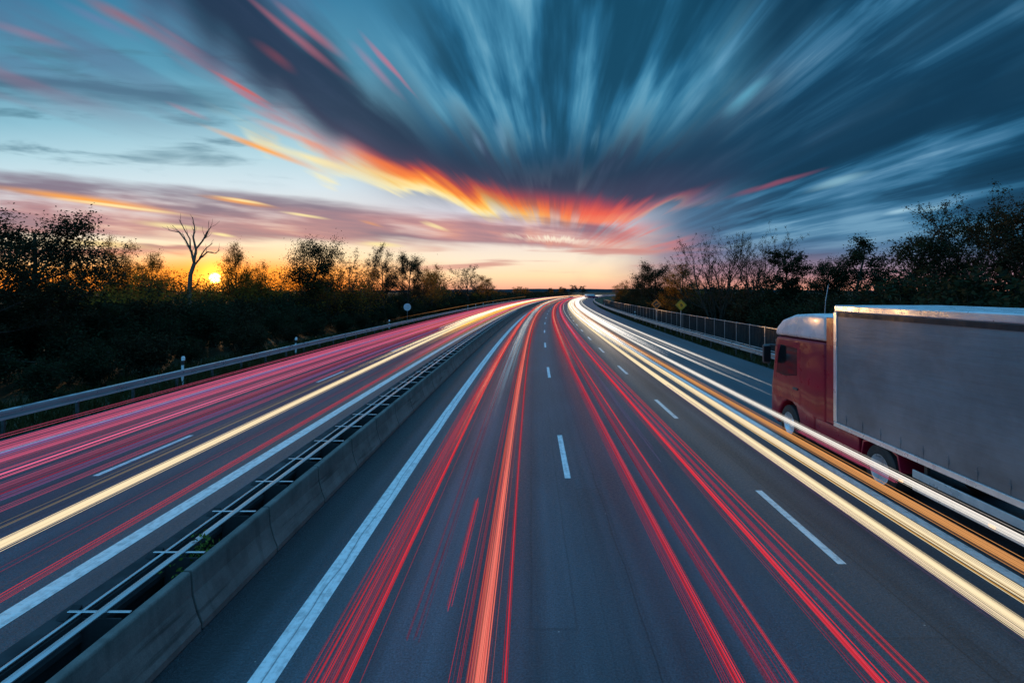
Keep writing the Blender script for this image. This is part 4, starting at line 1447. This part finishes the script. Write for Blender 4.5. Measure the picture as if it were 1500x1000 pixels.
# lane beside the median
trail(-0.512, 0.17, 30, 0.0042, 'red', 0.55, 'broad fan of fine red strands just right of the solid white line', G1, y0=4, shift=0.10)
trail(-0.470, 0.03, 4, 0.008, 'red', 0.85, 'crisp red light trail along the right side of the fan of red strands', G1, y0=4)
trail(-0.49, 0.10, 12, 0.008, 'salmon', 1.0, 'salmon strands inside the fan near the white line, brightest far off', G1, y0=11)
trail(-0.335, 0.05, 4, 0.0045, 'deep', 0.35, 'faint thin red trail in the middle of the lane beside the median', G1, y0=4.5, y1=90)
trail(-0.245, 0.03, 3, 0.006, 'red', 0.55, 'short broken red streak left of the brightest red trail', G1, y0=5.0, y1=9.0)
trail(-0.130, 0.062, 14, 0.010, 'salmon', 0.95, 'brightest salmon red trail, broad and straight, left of the dashed line', G1, y0=4)
trail(-0.150, 0.15, 14, 0.0045, 'red', 0.7, 'soft red strands round the brightest salmon trail', G1, y0=4)
trail(-0.062, 0.02, 4, 0.0065, 'red', 0.6, 'thin red trail just right of the brightest salmon trail', G1, y0=4)
trail(-0.30, 0.24, 22, 0.0070, 'blue', 0.42, 'pale grey blue strands between the two bright red trails, thin near and dense far off', G1, y0=13, y1=300, growr=45)
trail(-0.31, 0.14, 10, 0.008, 'white', 0.85, 'white strands joining the pale ones where the lane bends away', G1, y0=24, y1=420, growr=50)
trail(-0.42, 0.30, 14, 0.011, 'cream', 1.5, 'cream glow of strands on the bend in the lane beside the median', G1, y0=75, y1=420, growr=70)
# middle lane
trail(0.540, 0.022, 5, 0.0095, 'red', 0.95, 'bright red trail first to the right of the dashed line', G2, y0=4)
trail(0.515, 0.07, 8, 0.004, 'deep', 0.6, 'faint red strands along the left side of the first trail right of the dashes', G2, y0=4)
trail(0.632, 0.045, 10, 0.005, 'deep', 0.55, 'broad dim crimson trail between the two thin bright ones', G2, y0=4)
trail(0.683, 0.016, 3, 0.0075, 'red', 0.7, 'thin red trail right of the dim crimson one', G2, y0=4)
trail(0.865, 0.02, 3, 0.0045, 'deep', 0.6, 'dim thin red trail hugging the left of the brightest one in the middle lane', G2, y0=4)
trail(0.905, 0.030, 7, 0.0095, 'red', 0.95, 'brightest red trail in the right half of the middle lane', G2, y0=4)
trail(0.955, 0.016, 4, 0.006, 'deep', 0.8, 'thin red trail second from the right in the middle lane', G2, y0=4)
trail(1.01, 0.016, 4, 0.0065, 'red', 0.7, 'rightmost thin red trail, nearest the long dash', G2, y0=4)
trail(0.58, 0.12, 8, 0.007, 'salmon', 0.9, 'salmon strands left in the middle lane, seen only far off', G2, y0=22)
trail(0.93, 0.08, 7, 0.007, 'pink', 0.85, 'pink strands right in the middle lane, seen only far off', G2, y0=24)
trail(0.76, 0.05, 3, 0.004, 'violet', 0.55, 'thin violet strand between the red pairs of the middle lane', G2, y0=10, y1=200)
trail(0.80, 0.03, 2, 0.0035, 'blue', 0.28, 'thin pale blue strand between the red pairs of the middle lane', G2, y0=11, y1=160)
trail(1.12, 0.03, 3, 0.005, 'white', 0.8, 'thin white strand along the far dashes of the right lane line', G2, y0=34, y1=420)
# white trails on the right
trail(1.475, 0.075, 16, 0.013, 'cream', 1.1, 'leftmost broad cream trail beside the lorry', G3, y0=4)
trail(1.425, 0.07, 6, 0.004, 'violet', 0.35, 'dim violet strands under the leftmost cream trail', G3, y0=4, y1=20)
trail(1.635, 0.075, 16, 0.012, 'cream', 1.05, 'second broad cream trail from the left beside the lorry', G3, y0=4)
trail(1.61, 0.03, 3, 0.006, 'gold', 0.55, 'golden edge strand along the second cream trail', G3, y0=4, y1=60)
trail(1.80, 0.085, 12, 0.012, 'orange', 0.72, 'broad orange trail third from the left beside the lorry', G3, y0=4)
trail(1.985, 0.05, 11, 0.011, 'white', 1.0, 'white trail closest to the wheels of the lorry', G3, y0=4)
trail(1.94, 0.10, 10, 0.005, 'pink', 0.6, 'soft pink strands beside the white trail at the lorry wheels', G3, y0=9, y1=13.5)
trail(2.30, 0.045, 8, 0.010, 'white', 1.0, 'white trail ending at the front corner of the red cab', G3, y0=16.9)
trail(2.56, 0.035, 6, 0.010, 'white', 0.95, 'outermost white trail ending ahead of the red cab', G3, y0=17.2)
trail(2.42, 0.02, 3, 0.007, 'white', 0.8, 'thin white strand between the two trails ahead of the red cab', G3, y0=17.0)
trail(1.68, 0.40, 18, 0.010, 'white', 1.7, 'white strands filling the lane ahead of the lorry', G3, y0=24, dist='even', growr=50)
trail(2.12, 0.42, 14, 0.009, 'white', 1.5, 'outer white strands filling the lane ahead of the lorry', G3, y0=28, dist='even', growr=50)
trail(1.75, 0.55, 10, 0.011, 'orange', 0.9, 'orange strands among the white ones where the right lane bends', G3, y0=36, dist='even')
# left carriageway
dens = 0.62
trail(-2.09, 0.075, 22, 0.013, 'cream', 1.1, 'broad cream light trail across the left carriageway', G4, y0=6, shift=-0.35)
trail(-2.25, 0.06, 7, 0.005, 'cream', 0.22, 'dull tan trail above the broad cream one', G4, y0=6, shift=-0.3)
trail(-2.22, 0.15, 12, 0.014, 'cream', 1.4, 'cream strands thickening the broad cream trail towards the bend', G4, y0=24, shift=-0.4)
trail(-2.35, 0.35, 22, 0.014, 'cream', 2.2, 'blazing cream band on the far left bend', G4, y0=45, shift=-0.5, growr=34)
trail(-2.05, 0.20, 14, 0.012, 'gold', 1.5, 'golden band under the blazing cream one on the left bend', G4, y0=38, shift=-0.3, growr=34)
trail(-1.95, 0.10, 8, 0.009, 'orange', 1.1, 'orange strands between the golden band and the red trail', G4, y0=28, shift=-0.2)
trail(-1.725, 0.018, 4, 0.0075, 'red', 0.8, 'crisp red trail next to the white line of the left carriageway', G4, y0=6)
trail(-1.90, 0.02, 3, 0.0040, 'deep', 0.45, 'thin dim red trail between the cream and the crisp red one', G4, y0=6)
trail(-1.81, 0.03, 2, 0.003, 'orange', 0.28, 'very thin brownish trail between the dim red and crisp red ones', G4, y0=6)
trail(-1.80, 0.10, 10, 0.007, 'pink', 0.9, 'crimson pink strands joining the crisp red trail further off', G4, y0=19)
trail(-1.50, 0.03, 3, 0.006, 'white', 0.8, 'thin white strand over the white line of the left carriageway, far off', G4, y0=32, y1=300)
trail(-1.42, 0.03, 2, 0.004, 'violet', 0.6, 'thin violet strand along the median rail', G4, y0=24, y1=200)
for q, (kk, hw, n_, r_, cl, pw, lb_) in enumerate((
        (-2.43, 0.03, 4, 0.0075, 'pink', 0.55, 'lowest pink trail above the dash on the left carriageway'),
        (-2.56, 0.05, 6, 0.0060, 'violet', 0.55, 'violet trail above the lowest pink one'),
        (-2.72, 0.05, 5, 0.0065, 'pink', 0.60, 'pink trail third up from the dash on the left carriageway'),
        (-2.86, 0.045, 6, 0.0095, 'pink', 0.9, 'strong coral trail halfway up the pink band'),
        (-2.97, 0.05, 6, 0.0060, 'pink', 0.50, 'dim rose trail right above the strong coral one'),
        (-3.10, 0.06, 8, 0.0075, 'pink', 0.72, 'bright rose trail in the upper half of the pink band'),
        (-3.22, 0.06, 7, 0.0065, 'violet', 0.70, 'lilac trail in the upper half of the pink band'),
        (-3.34, 0.06, 8, 0.0070, 'pink', 0.78, 'pale pink trail third from the top of the pink band'),
        (-3.47, 0.07, 9, 0.0070, 'pink', 0.66, 'pink trail second from the top of the pink band'),
        (-3.62, 0.08, 9, 0.0055, 'pink', 0.40, 'topmost dark pink trail beside the left guardrail'))):
    trail(kk, hw, n_, r_, cl, pw, lb_, G4, y0=7.5, seed=q, growr=60)
trail(-2.62, 0.20, 16, 0.0040, 'deep', 0.55, 'fine crimson strands spread through the lower pink band', G4, y0=7.5, dist='even')
trail(-3.25, 0.75, 38, 0.0042, 'pink', 0.50, 'fine pink strands spread through the upper pink band', G4, y0=8, dist='even', growr=60)
trail(-2.95, 0.95, 26, 0.009, 'salmon', 0.85, 'coral strands filling the left carriageway beyond the first bend', G4, y0=30, dist='even', growr=80)
trail(-2.6, 0.35, 12, 0.010, 'orange', 1.0, 'orange strands above the blazing cream band on the bend', G4, y0=70, dist='even', growr=70)
trail(-4.9, 0.02, 2, 0.006, 'orange', 0.35, 'single thin orange trail floating above the left guardrail', G4, y0=24, y1=170, z=2.45)
